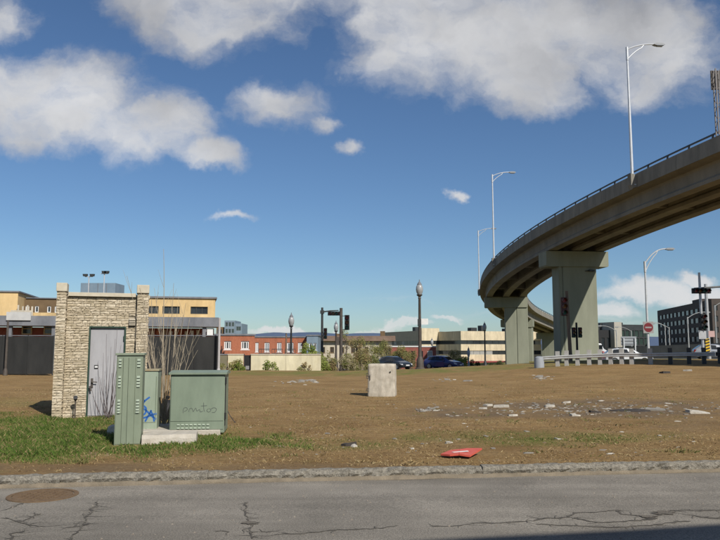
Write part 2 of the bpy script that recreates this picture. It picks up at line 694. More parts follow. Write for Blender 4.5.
def asphalt_mat():
    m = mat('old asphalt', (0.185, 0.168, 0.141), (0.275, 0.25, 0.21), 0.7, 0.92, 0.0, spec=0.2)
    nt = m.node_tree
    N, L = nt.nodes, nt.links
    b = N['Principled BSDF']
    mx = [n for n in N if n.type == 'MIX'][0]
    tc = [n for n in N if n.type == 'TEX_COORD'][0]
    n = N.new('ShaderNodeTexNoise')
    L.new(tc.outputs['Object'], n.inputs['Vector'])
    n.inputs['Scale'].default_value = 70
    n.inputs['Detail'].default_value = 3
    r = N.new('ShaderNodeMapRange')
    L.new(n.outputs['Fac'], r.inputs['Value'])
    r.inputs['From Min'].default_value = 0.3
    r.inputs['From Max'].default_value = 0.7
    r.inputs['To Min'].default_value = 0.58
    r.inputs['To Max'].default_value = 1.32
    st = N.new('ShaderNodeTexNoise')
    mp = N.new('ShaderNodeMapping')
    mp.inputs['Rotation'].default_value = (0, 0, -math.atan(KERB_S))
    mp.inputs['Scale'].default_value = (0.12, 2.2, 1)
    L.new(tc.outputs['Object'], mp.inputs[0])
    L.new(mp.outputs[0], st.inputs['Vector'])
    st.inputs['Scale'].default_value = 1.0
    st.inputs['Detail'].default_value = 6
    r2 = N.new('ShaderNodeMapRange')
    L.new(st.outputs['Fac'], r2.inputs['Value'])
    r2.inputs['From Min'].default_value = 0.3
    r2.inputs['From Max'].default_value = 0.7
    r2.inputs['To Min'].default_value = 0.78
    r2.inputs['To Max'].default_value = 1.1
    mm = N.new('ShaderNodeMath')
    mm.operation = 'MULTIPLY'
    L.new(r.outputs[0], mm.inputs[0])
    L.new(r2.outputs[0], mm.inputs[1])
    v = N.new('ShaderNodeVectorMath')
    v.operation = 'SCALE'
    L.new(mx.outputs['Result'], v.inputs[0])
    L.new(mm.outputs[0], v.inputs['Scale'])
    L.new(v.outputs[0], b.inputs['Base Color'])
    bp = N.new('ShaderNodeBump')
    L.new(n.outputs['Fac'], bp.inputs['Height'])
    bp.inputs['Strength'].default_value = 0.6
    bp.inputs['Distance'].default_value = 0.01
    L.new(bp.outputs[0], b.inputs['Normal'])
    return m


M_ASPH = asphalt_mat()
ROAD_Z = -0.14


def road_z(X, Y):
    return ROAD_Z + 0.012 * mnoise.noise(Vector((X * 0.6, Y * 0.9, 2))) + 0.02 * (kerb_y(X) - Y) / 8


def make_road():
    ts = [0.05, -0.1, -0.3] + [-0.6 - 0.35 * i for i in range(16)] + [-7, -8.5, -10, -11, -11.8]
    xs = [-120, -80, -50, -30, -20] + list(np.arange(-14, 14, 0.4)) + [20, 30, 50, 80, 120]
    nx = len(xs)
    v = [(x, kerb_y(x) + t, road_z(x, kerb_y(x) + t)) for t in reversed(ts) for x in xs]
    f = [(j * nx + i, j * nx + i + 1, (j + 1) * nx + i + 1, (j + 1) * nx + i) for j in range(len(ts) - 1) for i in range(nx - 1)]
    me = bpy.data.meshes.new('road')
    me.from_pydata(v, [], f)
    me.polygons.foreach_set('use_smooth', [True] * len(f))
    me.materials.append(M_ASPH)
    struct(link('road', me))
    # pavement on the photographer's side of the road, where the camera stands
    xs2 = [-120, -60, -30, 0, 30, 60, 120]
    v = [(x, kerb_y(x) + t, z) for t, z in ((-11.75, -0.14), (-11.75, 0.0), (-20, 0.02)) for x in xs2]
    n2 = len(xs2)
    f = [(j * n2 + i, (j + 1) * n2 + i, (j + 1) * n2 + i + 1, j * n2 + i + 1) for j in range(2) for i in range(n2 - 1)]
    me = bpy.data.meshes.new('pavement')
    me.from_pydata(v, [], f)
    me.materials.append(mat('pavement concrete', (0.30, 0.29, 0.27), (0.37, 0.36, 0.34), 2, 0.9))
    struct(link('pavement', me))


make_road()


def make_kerb():
    gm = mat('granite kerb', (0.10, 0.09, 0.07), (0.31, 0.285, 0.235), 22, 0.9, 1.0, 55)
    root = struct(link('kerb', None, loc=(0, 9.8, ROAD_Z)))
    root.rotation_euler = (0, 0, math.atan(KERB_S))
    variants = []
    for k in range(6):
        rr = random.Random(k)
        ln = 1.83
        n = 22
        ring = [(0.0, -0.22), (0.012, 0.03), (0.004, 0.085), (0.03, 0.128), (0.075, 0.142), (0.155, 0.138), (0.165, -0.22)]
        v, f = [], []
        for i in range(n + 1):
            x = ln * i / n
            for j, (yy, zz) in enumerate(ring):
                jit = 0.024 if j in (1, 2, 3) else 0.008
                dy = rr.uniform(-jit, jit) if 0 < j < 5 else 0
                dz = rr.uniform(-0.008, 0.008) if 0 < j < 6 else 0
                v.append((x, yy + dy, zz + dz))
        q = len(ring)
        for i in range(n):
            for j in range(q):
                j2 = (j + 1) % q
                f.append((i * q + j, i * q + j2, (i + 1) * q + j2, (i + 1) * q + j))
        f.append(tuple(range(q)))
        f.append(tuple(n * q + j for j in reversed(range(q))))
        me = bpy.data.meshes.new('kerb_stone')
        me.from_pydata(v, [], f)
        me.materials.append(gm)
        variants.append(me)
    x = -46.0
    i = 0
    while x < 46:
        o = link('kerb_stone', variants[(i * 5 + i // 4) % 6], root, (x, rnd.uniform(-0.006, 0.006), rnd.uniform(-0.006, 0.006)))
        x += 1.834
        i += 1
    # a low bead of sand in the gutter
    sand = mat('gutter sand', (0.15, 0.125, 0.09), (0.235, 0.195, 0.14), 5, 0.95, 0.6, 60)
    v, f = [], []
    xs = np.arange(-14, 14, 0.12)
    for x in xs:
        w = 0.02 + 0.05 * abs(mnoise.noise(Vector((x * 0.9, 0, 9)))) + 0.03 * mnoise.noise(Vector((x * 6, 0, 1)))
        v += [(x, 0.03, 0.05), (x, -0.02, 0.034), (x, -w, -0.002)]
    for i in range(len(xs) - 1):
        for j in range(2):
            a = i * 3 + j
            f.append((a, a + 1, a + 4, a + 3))
    me = bpy.data.meshes.new('gutter_sand')
    me.from_pydata(v, [], f)
    me.polygons.foreach_set('use_smooth', [True] * len(f))
    me.materials.append(sand)
    o = stuff(link('gutter_sand', me, None, (0, 9.8, ROAD_Z)))
    o.rotation_euler = (0, 0, math.atan(KERB_S))


make_kerb()


def draped(name, y0, y1, x0, x1, m, dz=0.02, dxy=2.0):
    me = grid_mesh(name, list(np.arange(x0, x1, dxy)), list(np.arange(y0, y1, dxy)), lambda a, b: gz(a, b) + dz)
    me.materials.append(m)
    return struct(link(name, me))


M_ASPH2 = mat('street asphalt', (0.075, 0.073, 0.07), (0.11, 0.105, 0.10), 0.6, 0.9)
draped('street', 62, 86, -60, 26, M_ASPH2, 0.05)
draped('ramp_road', 57, 84, 26, 110, M_ASPH2, 0.05)


def make_hills():
    hm = mat('forested hills tinted by haze', (0.065, 0.10, 0.17), (0.085, 0.12, 0.19), 0.002, 0.95)  # blue of the distant haze is mixed into the forest colour
    v, f = [], []
    xs = np.linspace(-5500, 6500, 160)
    for x in xs:
        h = 125 + 60 * mnoise.fractal(Vector((x / 1500.0, 1.3, 0)), 0.8, 2, 4) + 60 * math.exp(-((x + 900) / 900) ** 2)
        yy = 9000 + 400 * math.sin(x / 1700)
        v += [(x, yy - 1500, -9.6), (x, yy - 700, 0.55 * h), (x, yy, h), (x, yy + 1500, -9.6)]
    for i in range(len(xs) - 1):
        for j in range(3):
            a = i * 4 + j
            f.append((a, a + 4, a + 5, a + 1))
    me = bpy.data.meshes.new('hills')
    me.from_pydata(v, [], f)
    me.polygons.foreach_set('use_smooth', [True] * len(f))
    me.materials.append(hm)
    struct(link('hills', me))


make_hills()


# ------------------------------------------------------------------ the viaduct
RAD, CX, CY = 140.0, 154.6, 76.0
S_STR = 60.0
S_TIGHT, R_TIGHT = -40.0, 42.0


def arc(s, w, dz=0.0):
    if s < S_TIGHT:                  # unseen near stretch, bent tightly to keep its shadow off the field
        t0 = S_TIGHT / RAD
        th = t0 + (s - S_TIGHT) / R_TIGHT
        ox = CX - (RAD - R_TIGHT) * math.cos(t0)
        oy = CY + (RAD - R_TIGHT) * math.sin(t0)
        r = R_TIGHT - w
        return Vector((ox - r * math.cos(th), oy + r * math.sin(th), 11.61 - 0.05 * s + dz))
    th = min(s, S_STR) / RAD
    r = RAD - w
    e = max(0.0, s - S_STR)          # beyond the bend the ramp runs straight on
    return Vector((CX - r * math.cos(th) + e * math.sin(th), CY + r * math.sin(th) + e * math.cos(th), 11.61 - 0.05 * s + dz))


def sweep(sec, s0, s1, n):
    b = MB()
    k = len(sec)
    for i in range(n + 1):
        s = s0 + (s1 - s0) * i / n
        for (w, dz) in sec:
            b.v.append(tuple(arc(s, w, dz)))
    for i in range(n):
        for j in range(k):
            j2 = (j + 1) % k
            b.f.append((i * k + j, i * k + j2, (i + 1) * k + j2, (i + 1) * k + j))
    b.f.append(tuple(range(k)))
    b.f.append(tuple(n * k + j for j in reversed(range(k))))
    return b


PIERS = [(-82, 1.7, 5.0), (-48, 1.7, 5.0), (-14, 1.65, 5.03), (19.5, 3.15, 6.06), (53, 3.0, 5.9), (86, 1.7, 5.0), (119, 1.7, 5.0), (152, 1.7, 5.0), (185, 1.7, 5.0)]
V_S0, V_S1 = -92, 205


def make_viaduct():
    base = arc(-14, 3.3)
    base.z = gz(base.x, base.y)
    root = thing('viaduct', 'curving grey concrete highway ramp on sturdy olive-grey piers', 'viaduct', base)
    off = -base

    def part(b, name, m, parent=root, smooth=False):
        return b.build(name, m, parent, smooth, loc=off if parent is root else None)

    part(sweep([(0.05, -1.2), (0.05, -0.95), (6.55, -0.95), (6.55, -1.2), (6.2, -1.3), (0.45, -1.3)], V_S0, V_S1, 140), 'deck_slab', M_CONC, smooth=True)
    s = V_S0
    i = 0
    L = 3.84
    while s < V_S1 - 0.1:
        part(sweep([(0.0, -1.2), (0.035, -0.27), (0.27, -0.27), (0.36, -0.95), (0.045, -1.203)], s + 0.012, s + L - 0.012, 4), 'parapet_panel', M_PARA, smooth=True)
        part(sweep([(6.24, -0.95), (6.33, -0.27), (6.565, -0.27), (6.6, -1.2), (6.555, -1.203)], s + 0.012, s + L - 0.012, 4), 'parapet_panel', M_PARA, smooth=True)
        s += L
        i += 1
    # girders, boxy with a wider foot
    for w in (1.15, 3.3, 5.45):
        part(sweep([(w - 0.42, -1.298), (w + 0.42, -1.298), (w + 0.30, -1.45), (w + 0.26, -2.05), (w + 0.40, -2.2), (w + 0.40, -2.42), (w - 0.40, -2.42), (w - 0.40, -2.2), (w - 0.26, -2.05), (w - 0.30, -1.45)],
                   V_S0, V_S1, 100), 'girder', M_CONC)
    # cross beams between the girders
    for s in np.arange(V_S0 + 4, V_S1, 8.4):
        for (w0, w1) in ((1.40, 3.05), (3.55, 5.20)):
            part(sweep([(w0, -2.12), (w0, -1.32), (w1, -1.32), (w1, -2.12)], s - 0.15, s + 0.15, 1), 'cross_beam', M_CONC)
    # steel handrail on posts
    for w in (0.15, 6.43):
        part(sweep([(w - 0.05, -0.075), (w - 0.05, 0.0), (w + 0.05, 0.0), (w + 0.05, -0.075)], V_S0, V_S1, 110), 'handrail', M_RAIL)
    pm = MB().prism([(-0.05, 0), (0.05, 0), (0.03, 0.215), (-0.03, 0.215)], 'y', -0.05, 0.05).mesh('rail_post')
    pm.materials.append(M_RAIL)
    for s in np.arange(V_S0 + 0.9, 110, 1.92):
        for w in (0.15, 6.43):
            p = arc(s, w, -0.27)
            o = link('rail_post', pm, root, p + off)
            tg = arc(s + 0.2, w) - arc(s - 0.2, w)
            o.rotation_euler = (0, 0, math.atan2(tg.y, tg.x))
    # piers
    for (s, wa, wb) in PIERS:
        top = arc(s, 3.3, -2.44)
        inw = (arc(s, 6) - arc(s, 0)).normalized()
        inw.z = 0
        rz = math.atan2(inw.y, inw.x)
        g = gz(top.x, top.y) - 0.5
        q = bpy.data.objects.new('pier', None)
        COL.objects.link(q)
        q.parent = root
        q.location = Vector((top.x, top.y, g)) + off
        q.rotation_euler = (0, 0, rz)
        H = top.z - g
        # local x runs across the deck, w = x + 3.3
        xa, xb = wa - 3.3, wb - 3.3
        c = MB().prism([(-2.75, H), (-2.75, H - 1.2), (-2.65, H - 1.32), (2.7, H - 1.32), (2.78, H - 1.22), (2.78, H)], 'y', -0.95, 0.95)
        c.build('pier_cap', M_PIER, q)
        sh = MB()
        mid = (xa + xb) / 2
        for (a, b2) in ((xa, mid - 0.04), (mid + 0.04, xb)) if s == 19.5 else ((xa, xa + 0.34), (xa + 0.36, xb)):
            sh.prism([(a, -0.75), (a + 0.05, -0.8), (b2 - 0.05, -0.8), (b2, -0.75), (b2, 0.75), (b2 - 0.05, 0.8), (a + 0.05, 0.8), (a, 0.75)], 'z', 0, H - 1.322)
        sh.build('pier_shaft', M_PIER, q)
        MB().box(xa + 0.1, xb - 0.1, -0.72, 0.72, 0.01, H - 1.33).build('pier_core', M_PIER, q)
        # bearing pads
        for w in (1.15, 3.3, 5.45):
            MB().box(w - 3.3 - 0.25, w - 3.3 + 0.25, -0.3, 0.3, H + 0.002, H + 0.05).build('bearing', M_BLACK, q)
    return root


make_viaduct()


# ------------------------------------------------------------------ road lamps
def cobra_lamp(name, label, loc, H, arm_dir, arm=2.4, rise=0.9, r=0.1, group=None, base_h=0.0, m=M_GALV, double=True):
    """tapered column with a curved two-tube bracket and a flat luminaire"""
    t = thing(name, label, 'street lamp', loc, math.atan2(arm_dir[1], arm_dir[0]), group)
    b = MB()
    b.tube([(0, 0, 0), (0, 0, H * 0.5), (0, 0, H)], [r, r * 0.8, r * 0.6], 10)
    b.build('pole', m, t, True)
    MB().box(-r * 1.9, r * 1.9, -r * 1.9, r * 1.9, -0.02, 0.05).build('base_plate', m, t)
    pts = [(0.0, 0, H - 0.25 + 0.0)]
    b = MB()
    up = [(arm * k / 8, 0, H - 0.12 + rise * (1 - (1 - k / 8) ** 2.2)) for k in range(9)]
    b.tube(up, [r * 0.42] * 9, 6)
    if double:
        lo = [(0.03 + arm * 0.62 * k / 6, 0, H - 0.75 + (rise + 0.55) * (1 - (1 - 0.62 * k / 6) ** 2.2) * 1.0) for k in range(7)]
        lo[-1] = up[5]
        b.tube(lo, [r * 0.34] * 7, 6)
    b.build('bracket', m, t, True)
    MB().tube([(0, 0, H - 0.85), (0, 0, H + 0.05)], r * 0.85, 10).build('collar', m, t, True)
    e = up[-1]
    hd = MB().prism([(e[0] - 0.08, e[2] - 0.03), (e[0] + 0.12, e[2] - 0.09), (e[0] + 0.62, e[2] - 0.08), (e[0] + 0.72, e[2] - 0.02), (e[0] + 0.55, e[2] + 0.07), (e[0] + 0.1, e[2] + 0.07)], 'y', -0.14, 0.14)
    h = hd.build('luminaire', mat('lamp head', (0.30, 0.31, 0.32), (0.24, 0.25, 0.26), 4, 0.5), t)
    MB().box(e[0] + 0.18, e[0] + 0.58, -0.10, 0.10, e[2] - 0.13, e[2] - 0.085).build('lens', M_GLOBE, h)
    return t


def deck_lamp(label, s, H, arm_dir):
    p = arc(s, -0.12, -1.0)
    t = cobra_lamp('deck_street_lamp', label, p, H + 1.0, arm_dir, 1.9, 0.45, 0.105, 'lamps along the ramp parapet')
    # corbel that carries the pole on the outside of the parapet
    rz = t.rotation_euler.z
    an = -s / RAD + math.pi / 2
    c = MB().prism([(-0.12, -0.25), (0.30, -0.05), (0.30, 0.55), (-0.02, 0.72), (-0.22, 0.72), (-0.22, 0.0)], 'y', -0.2, 0.2)
    o = c.build('corbel', M_PARA, t)
    o.rotation_euler = (0, 0, -rz + math.atan2((arc(s, 1) - arc(s, 0)).y, (arc(s, 1) - arc(s, 0)).x))
    return t


def s_at_y(Y):
    return RAD * math.asin((Y - CY) / RAD)


deck_lamp('tall silver street lamp on the ramp parapet at upper right', s_at_y(46.0), 8.3, (1, 0.1))
deck_lamp('silver street lamp on the ramp parapet above the leftmost bend', s_at_y(77.3), 8.9, (1, 0.05))
deck_lamp('farthest silver street lamp on the ramp, at the leftmost edge of its bend', s_at_y(103.0), 8.2, (1, -0.1))


# lattice sign post at the right edge on the deck
M_LATT = mat('weathered lattice steel', (0.13, 0.12, 0.115), (0.22, 0.20, 0.19), 5, 0.6)


def deck_post():
    s = s_at_y(38.4)
    p = arc(s, -0.1, -0.3)
    t = thing('sign_gantry_post', 'grey lattice sign post on the ramp at the right picture edge', 'post', p)
    H = 3.75
    for (dx, dy) in ((0, 0), (0.3, 0), (0, 0.3), (0.3, 0.3)):
        MB().box(dx - 0.03, dx + 0.03, dy - 0.03, dy + 0.03, 0, H).build('upright', M_LATT, t)
    n = 9
    for k in range(n):
        z0, z1 = H * k / n, H * (k + 1) / n
        a, b_ = (0, 0.3) if k % 2 == 0 else (0.3, 0)
        MB().tube([(a, -0.005, z0), (b_, -0.005, z1)], 0.018, 5).build('brace', M_LATT, t)
        MB().tube([(-0.005, a, z0), (-0.005, b_, z1)], 0.018, 5).build('brace', M_LATT, t)
    MB().box(-0.12, 0.42, 0.30, 0.36, H - 1.1, H).build('sign_panel', M_BROWNSTEEL, t)


deck_post()


# ------------------------------------------------------------------ buildings
def wall_holes(b, W, z0, z1, holes, y0, y1, x0=0.0):
    """a wall slab from x0 to x0+W with rectangular openings (xa, xb, za, zb)"""
    zs = sorted({z0, z1, *[h[2] for h in holes], *[h[3] for h in holes]})
    for za, zb in zip(zs[:-1], zs[1:]):
        zm = (za + zb) / 2
        cuts = sorted((h[0], h[1]) for h in holes if h[2] < zm < h[3])
        x = x0
        for (a, c) in cuts:
            if a > x + 1e-6:
                b.box(x, a, y0, y1, za, zb)
            x = max(x, c)
        if x < x0 + W - 1e-6:
            b.box(x, x0 + W, y0, y1, za, zb)


def window(t, xa, xb, za, zb, y, fm, gm=M_GLASS, mull=1, bars=0, fw=0.07, sill=True):
    """frame set in the opening, pane behind it"""
    b = MB()
    yb = y + 0.10
    b.box(xa, xb, y + 0.02, yb, za, za + fw)
    b.box(xa, xb, y + 0.02, yb, zb - fw, zb)
    b.box(xa, xa + fw, y + 0.02, yb, za + fw, zb - fw)
    b.box(xb - fw, xb, y + 0.02, yb, za + fw, zb - fw)
    for k in range(1, mull + 1):
        c = xa + (xb - xa) * k / (mull + 1)
        b.box(c - fw * 0.4, c + fw * 0.4, y + 0.03, yb, za + fw, zb - fw)
    for k in range(1, bars + 1):
        c = za + (zb - za) * k / (bars + 1)
        b.box(xa + fw, xb - fw, y + 0.04, yb - 0.01, c - fw * 0.3, c + fw * 0.3)
    w = b.build('window', fm, t)
    MB().box(xa + 0.01, xb - 0.01, y + 0.075, y + 0.09, za + 0.01, zb - 0.01).build('pane', gm, w)
    if sill:
        MB().box(xa - 0.06, xb + 0.06, y - 0.07, y + 0.02, za - 0.07, za - 0.003).build('sill', fm, w)
    return w


class Facade:
    """a building placed by the pixels its front edge spans at two depths"""

    def __init__(self, name, label, x0, Y0, x1, Y1, zg, ytop, depth, wall_m, cat='building', xref=None):
        A = Vector((PX(x0, Y0), Y0, zg))
        B = Vector((PX(x1, Y1), Y1, zg))
        self.W = (B - A).length
        d = B - A
        self.zg = zg
        self.depth = depth
        self.xref = xref
        self.m = wall_m
        self.A, self.Y0, self.x0, self.x1, self.Y1 = A, Y0, x0, x1, Y1
        self.t = thing(name, label, cat, A, math.atan2(d.y, d.x))
        self.H = self.lz(ytop)

    def lx(self, x):
        """local position along the front for a pixel column"""
        a, b, c = ray(x, 350)
        # intersect the vertical plane of the front with the sight line
        an = self.t.rotation_euler.z
        dx, dy = math.cos(an), math.sin(an)
        k = a / b
        return (k * self.A.y - self.A.x) / (dx - k * dy)

    def lz(self, y, x=None):
        Y = self.Y0
        x = self.xref if x is None else x
        if x is not None:
            an = self.t.rotation_euler.z
            Y = self.A.y + self.lx(x) * math.sin(an)
        return PZ(y, Y) - self.zg

    def shell(self, holes=(), thick=0.3, roof_m=None, lip=0.25, coping=None):
        b = MB()
        wall_holes(b, self.W, 0, self.H, list(holes), 0, thick)
        b.box(0, thick, thick, self.depth, 0, self.H)
        b.box(self.W - thick, self.W, thick, self.depth, 0, self.H)
        b.box(thick, self.W - thick, self.depth - thick, self.depth, 0, self.H)
        b.build('wall', self.m, self.t)
        MB().box(thick, self.W - thick, thick, self.depth - thick, self.H - lip - 0.25, self.H - lip).build('roof', roof_m or M_ROOF, self.t)
        if coping:
            c = MB()
            c.box(-0.08, self.W + 0.08, -0.08, thick + 0.06, self.H + 0.002, self.H + 0.16)
            c.box(-0.08, thick + 0.06, thick + 0.06, self.depth, self.H + 0.002, self.H + 0.16)
            c.box(self.W - thick - 0.06, self.W + 0.08, thick + 0.06, self.depth, self.H + 0.002, self.H + 0.16)
            c.build('coping', coping, self.t)

    def wins(self, rects, fm, gm=M_GLASS, mull=1, bars=0, fw=0.07, sill=True):
        for (xa, xb, za, zb) in rects:
            window(self.t, xa, xb, za, zb, 0.06, fm, gm, mull, bars, fw, sill)


M_STAIR = mat('stair tower concrete', (0.36, 0.34, 0.29), (0.42, 0.40, 0.34), 0.8, 0.9)
M_DARKCLAD = mat('dark metal cladding', (0.035, 0.04, 0.042), (0.05, 0.055, 0.058), 1, 0.5)
M_ROOF = mat('roof gravel', (0.10, 0.10, 0.10), (0.15, 0.15, 0.14), 3, 0.95)
M_YELLOWW = mat('yellow stucco', (0.62, 0.44, 0.21), (0.70, 0.51, 0.26), 1.2, 0.9, stain=0.28, sscale=(1.0, 1.0, 0.25))
M_BRICK = mat('red brick', (0.34, 0.115, 0.062), (0.44, 0.165, 0.09), 6, 0.9, stain=0.28, sscale=(1.0, 1.0, 0.25))
M_BRICK2 = mat('dark red brick', (0.24, 0.075, 0.06), (0.31, 0.105, 0.08), 6, 0.9, stain=0.28, sscale=(1.0, 1.0, 0.25))
M_CREAM = mat('cream wall', (0.66, 0.60, 0.40), (0.74, 0.68, 0.48), 1.5, 0.9, stain=0.28, sscale=(1.0, 1.0, 0.25))
M_BEIGE = mat('beige precast', (0.62, 0.53, 0.36), (0.70, 0.60, 0.42), 1.0, 0.9, stain=0.28, sscale=(1.0, 1.0, 0.25))
M_GREYFA = mat('grey fascia', (0.16, 0.17, 0.19), (0.21, 0.215, 0.23), 1.5, 0.7, stain=0.28, sscale=(1.0, 1.0, 0.25))
M_BROWNW = mat('brown masonry', (0.13, 0.085, 0.045), (0.17, 0.115, 0.06), 2, 0.9)
M_BLUEGREY = mat('blue grey cladding', (0.16, 0.22, 0.27), (0.21, 0.27, 0.32), 1.2, 0.6)
M_PALEB = mat('pale plaster', (0.52, 0.46, 0.36), (0.60, 0.54, 0.43), 0.8, 0.9, stain=0.28, sscale=(1.0, 1.0, 0.25))
M_DARKBR = mat('dark brown cladding', (0.060, 0.048, 0.042), (0.085, 0.068, 0.058), 0.5, 0.8)
M_SHADEIN = mat('shadowed interior', (0.05, 0.04, 0.035), (0.09, 0.06, 0.05), 2, 0.9)  # shade inside the rooms, put into a dark wall colour


def yellow_building():
    Y = 52
    # upper storey and terrace seen right of the stone hut
    F = Facade('apartment_building', 'yellow two-storey building with grey terrace edge above black fence', -70, 49.6, 214.5, 53.9, gz(-20, Y), 297.5, 11, M_YELLOWW, xref=150)
    t, lx, lz = F.t, F.lx, F.lz
    W = F.W
    zf, zt = lz(326.5), lz(317)        # terrace edge band
    # ground storey: open arcade in front of a brick wall
    back = 2.4
    b = MB()
    b.box(0, W, back, 11, 0, zf - 0.05)
    b.build('brick_wall', M_BRICK2, t)
    MB().box(-0.1, W + 0.25, -0.3, back + 0.4, zf, zt).build('terrace_edge', M_GREYFA, t)
    # upper storey right block
    xr0 = lx(90)
    wz = (lz(313.3), lz(305.7))
    holes = [(lx(a), lx(c), wz[0], wz[1]) for a, c in ((143, 157), (161, 178.5), (189.5, 207))]
    b = MB()
    wall_holes(b, W - xr0, zt + 0.003, F.H, holes, 0.5, 0.8, xr0)
    b.box(W - 0.3, W, 0.8, 9, zt + 0.003, F.H)
    b.box(xr0, xr0 + 0.3, 0.8, 9, zt + 0.003, F.H)
    b.box(xr0 + 0.3, W - 0.3, 8.7, 9, zt + 0.003, F.H)
    b.build('upper_wall', M_YELLOWW, t)
    MB().box(xr0 - 0.1, W + 0.12, 0.38, 9.1, F.H + 0.003, F.H + 0.13).build('roof', M_GREYFA, t)
    for h in holes:
        window(t, *h, 0.56, M_DARKSTEEL, M_GLASS, 2, 0, 0.07, False)
    MB().box(xr0 + 0.4, W - 0.4, 1.2, 1.3, zt + 0.01, F.H - 0.1).build('inner_wall', M_SHADEIN, t)
    # upper storey left: yellow pier and a set-back brown wall
    x1, x2 = lx(13.5), lx(90)
    MB().box(0, x1, 0.5, 9, zt + 0.003, lz(294)).build('upper_wall', M_YELLOWW, t)
    MB().box(-0.1, x1 + 0.1, 0.4, 9.1, lz(294) + 0.003, lz(294) + 0.1).build('roof', M_GREYFA, t)
    b = MB()
    hs = [(lx(a), lx(c), lz(312), lz(305.5)) for a, c in ((15, 19), (25, 29), (38, 42), (46, 50))]
    wall_holes(b, x2 - x1 - 0.01, zt + 0.003, lz(298), hs, 2.6, 2.85, x1 + 0.005)
    b.build('set_back_wall', M_BROWNW, t)
    MB().box(x1 + 0.2, x2 - 0.2, 2.95, 9, zt + 0.003, lz(298.6)).build('inner_wall', M_SHADEIN, t)
    MB().box(x1 + 0.12, x2 - 0.12, 2.5, 9, lz(298) + 0.003, lz(297)).build('roof', M_GREYFA, t)
    for h in hs:
        window(t, *h, 2.62, M_WHITE, M_GLASS, 0, 0, 0.06, False)
    MB().box(x1 + 0.01, x2, 0.35, 0.5, zt + 0.004, lz(313.5)).build('terrace_wall', M_YELLOWW, t)
    # white railing
    for k in range(4):
        xx = lx(15.5 + k * 4.7)
        MB().box(xx - 0.055, xx + 0.055, 0.16, 0.24, zt + 0.003, lz(306.5 + (k % 2) * 1.2)).build('railing_post', M_PALEB, t)
    MB().box(lx(8), lx(30), 0.17, 0.23, lz(314.0), lz(311.6)).build('railing_panel', M_PALEB, t)
    MB().box(lx(6), lx(30.5), -0.42, -0.305, lz(321.5), lz(313.6)).build('awning', mat('faded white awning', (0.5, 0.5, 0.48), (0.42, 0.42, 0.41), 3, 0.8), t)
    # columns and arcade windows
    for x in (-60, -30, 7, 51, 90, 135, 202):
        MB().box(lx(x), lx(x + 4), -0.1, 0.25, 0.0, zf - 0.003).build('column', M_GREYFA, t)
    for (a, c) in ((13, 24), (36, 47)):
        window(t, lx(a), lx(c), lz(334.5), lz(322.8), back - 0.12, mat('tan window frame', (0.42, 0.36, 0.25), None), M_GLASS, 0, 1, 0.09, False)
    MB().box(lx(206.5), lx(212.5), -0.36, -0.30, lz(335), lz(329)).build('notice_board', M_WHITE, t)
    # terrace chairs and boards behind the fence, seen as a row of pale backs
    for k, x in enumerate((149, 155, 161, 168, 173, 178, 184, 190, 196)):
        MB().box(lx(x), lx(x + 3.2), 1.6, 1.7, lz(337), lz(330.5 - (k % 3) * 0.6)).build('arcade_panel', (M_PALEB, M_BRICK, M_PALEB, M_WHITE)[k % 4], t)
    # roof plant box and its floodlight masts
    r = thing('roof_plant_box', 'blue-grey ventilation box on the roof behind the stone hut', 'roof unit', (PX(78, 57), 57, F.zg + F.H + 0.13))
    w = PX(113, 57) - PX(78, 57)
    z1 = PZ(283, 57) - (F.zg + F.H + 0.13)
    MB().box(0, w, 0, 2.2, 0.0, z1).build('casing', M_BLUEGREY, r)
    for k in range(1, 4):
        MB().box(w * k / 4 - 0.02, w * k / 4 + 0.02, -0.03, -0.002, 0.02, z1 - 0.02).build('seam', M_GREYFA, r)
    for x, lab in ((86, 'left roof mast with two floodlights above the stone hut'), (101.5, 'right roof mast with a floodlight above the stone hut')):
        q = thing('floodlight_mast', lab, 'mast', (PX(x, 54), 54, F.zg + F.H + 0.13), 0, 'floodlight masts on the roof')
        h = PZ(274 if x > 90 else 277, 54) - (F.zg + F.H + 0.13)
        MB().tube([(0, 0, 0), (0, 0, h)], 0.045, 6).build('pole', M_GALV, q)
        MB().box(-0.3, 0.3, -0.03, 0.03, h, h + 0.05).build('crossbar', M_GALV, q)
        for sx in ((-0.26, 0.26) if x < 90 else (0.0, 0.2)):
            MB().prism([(sx - 0.14, h + 0.05), (sx + 0.14, h + 0.05), (sx + 0.17, h + 0.22), (sx - 0.17, h + 0.22)], 'y', -0.16, 0.05).build('floodlight', M_DARKSTEEL, q)


yellow_building()


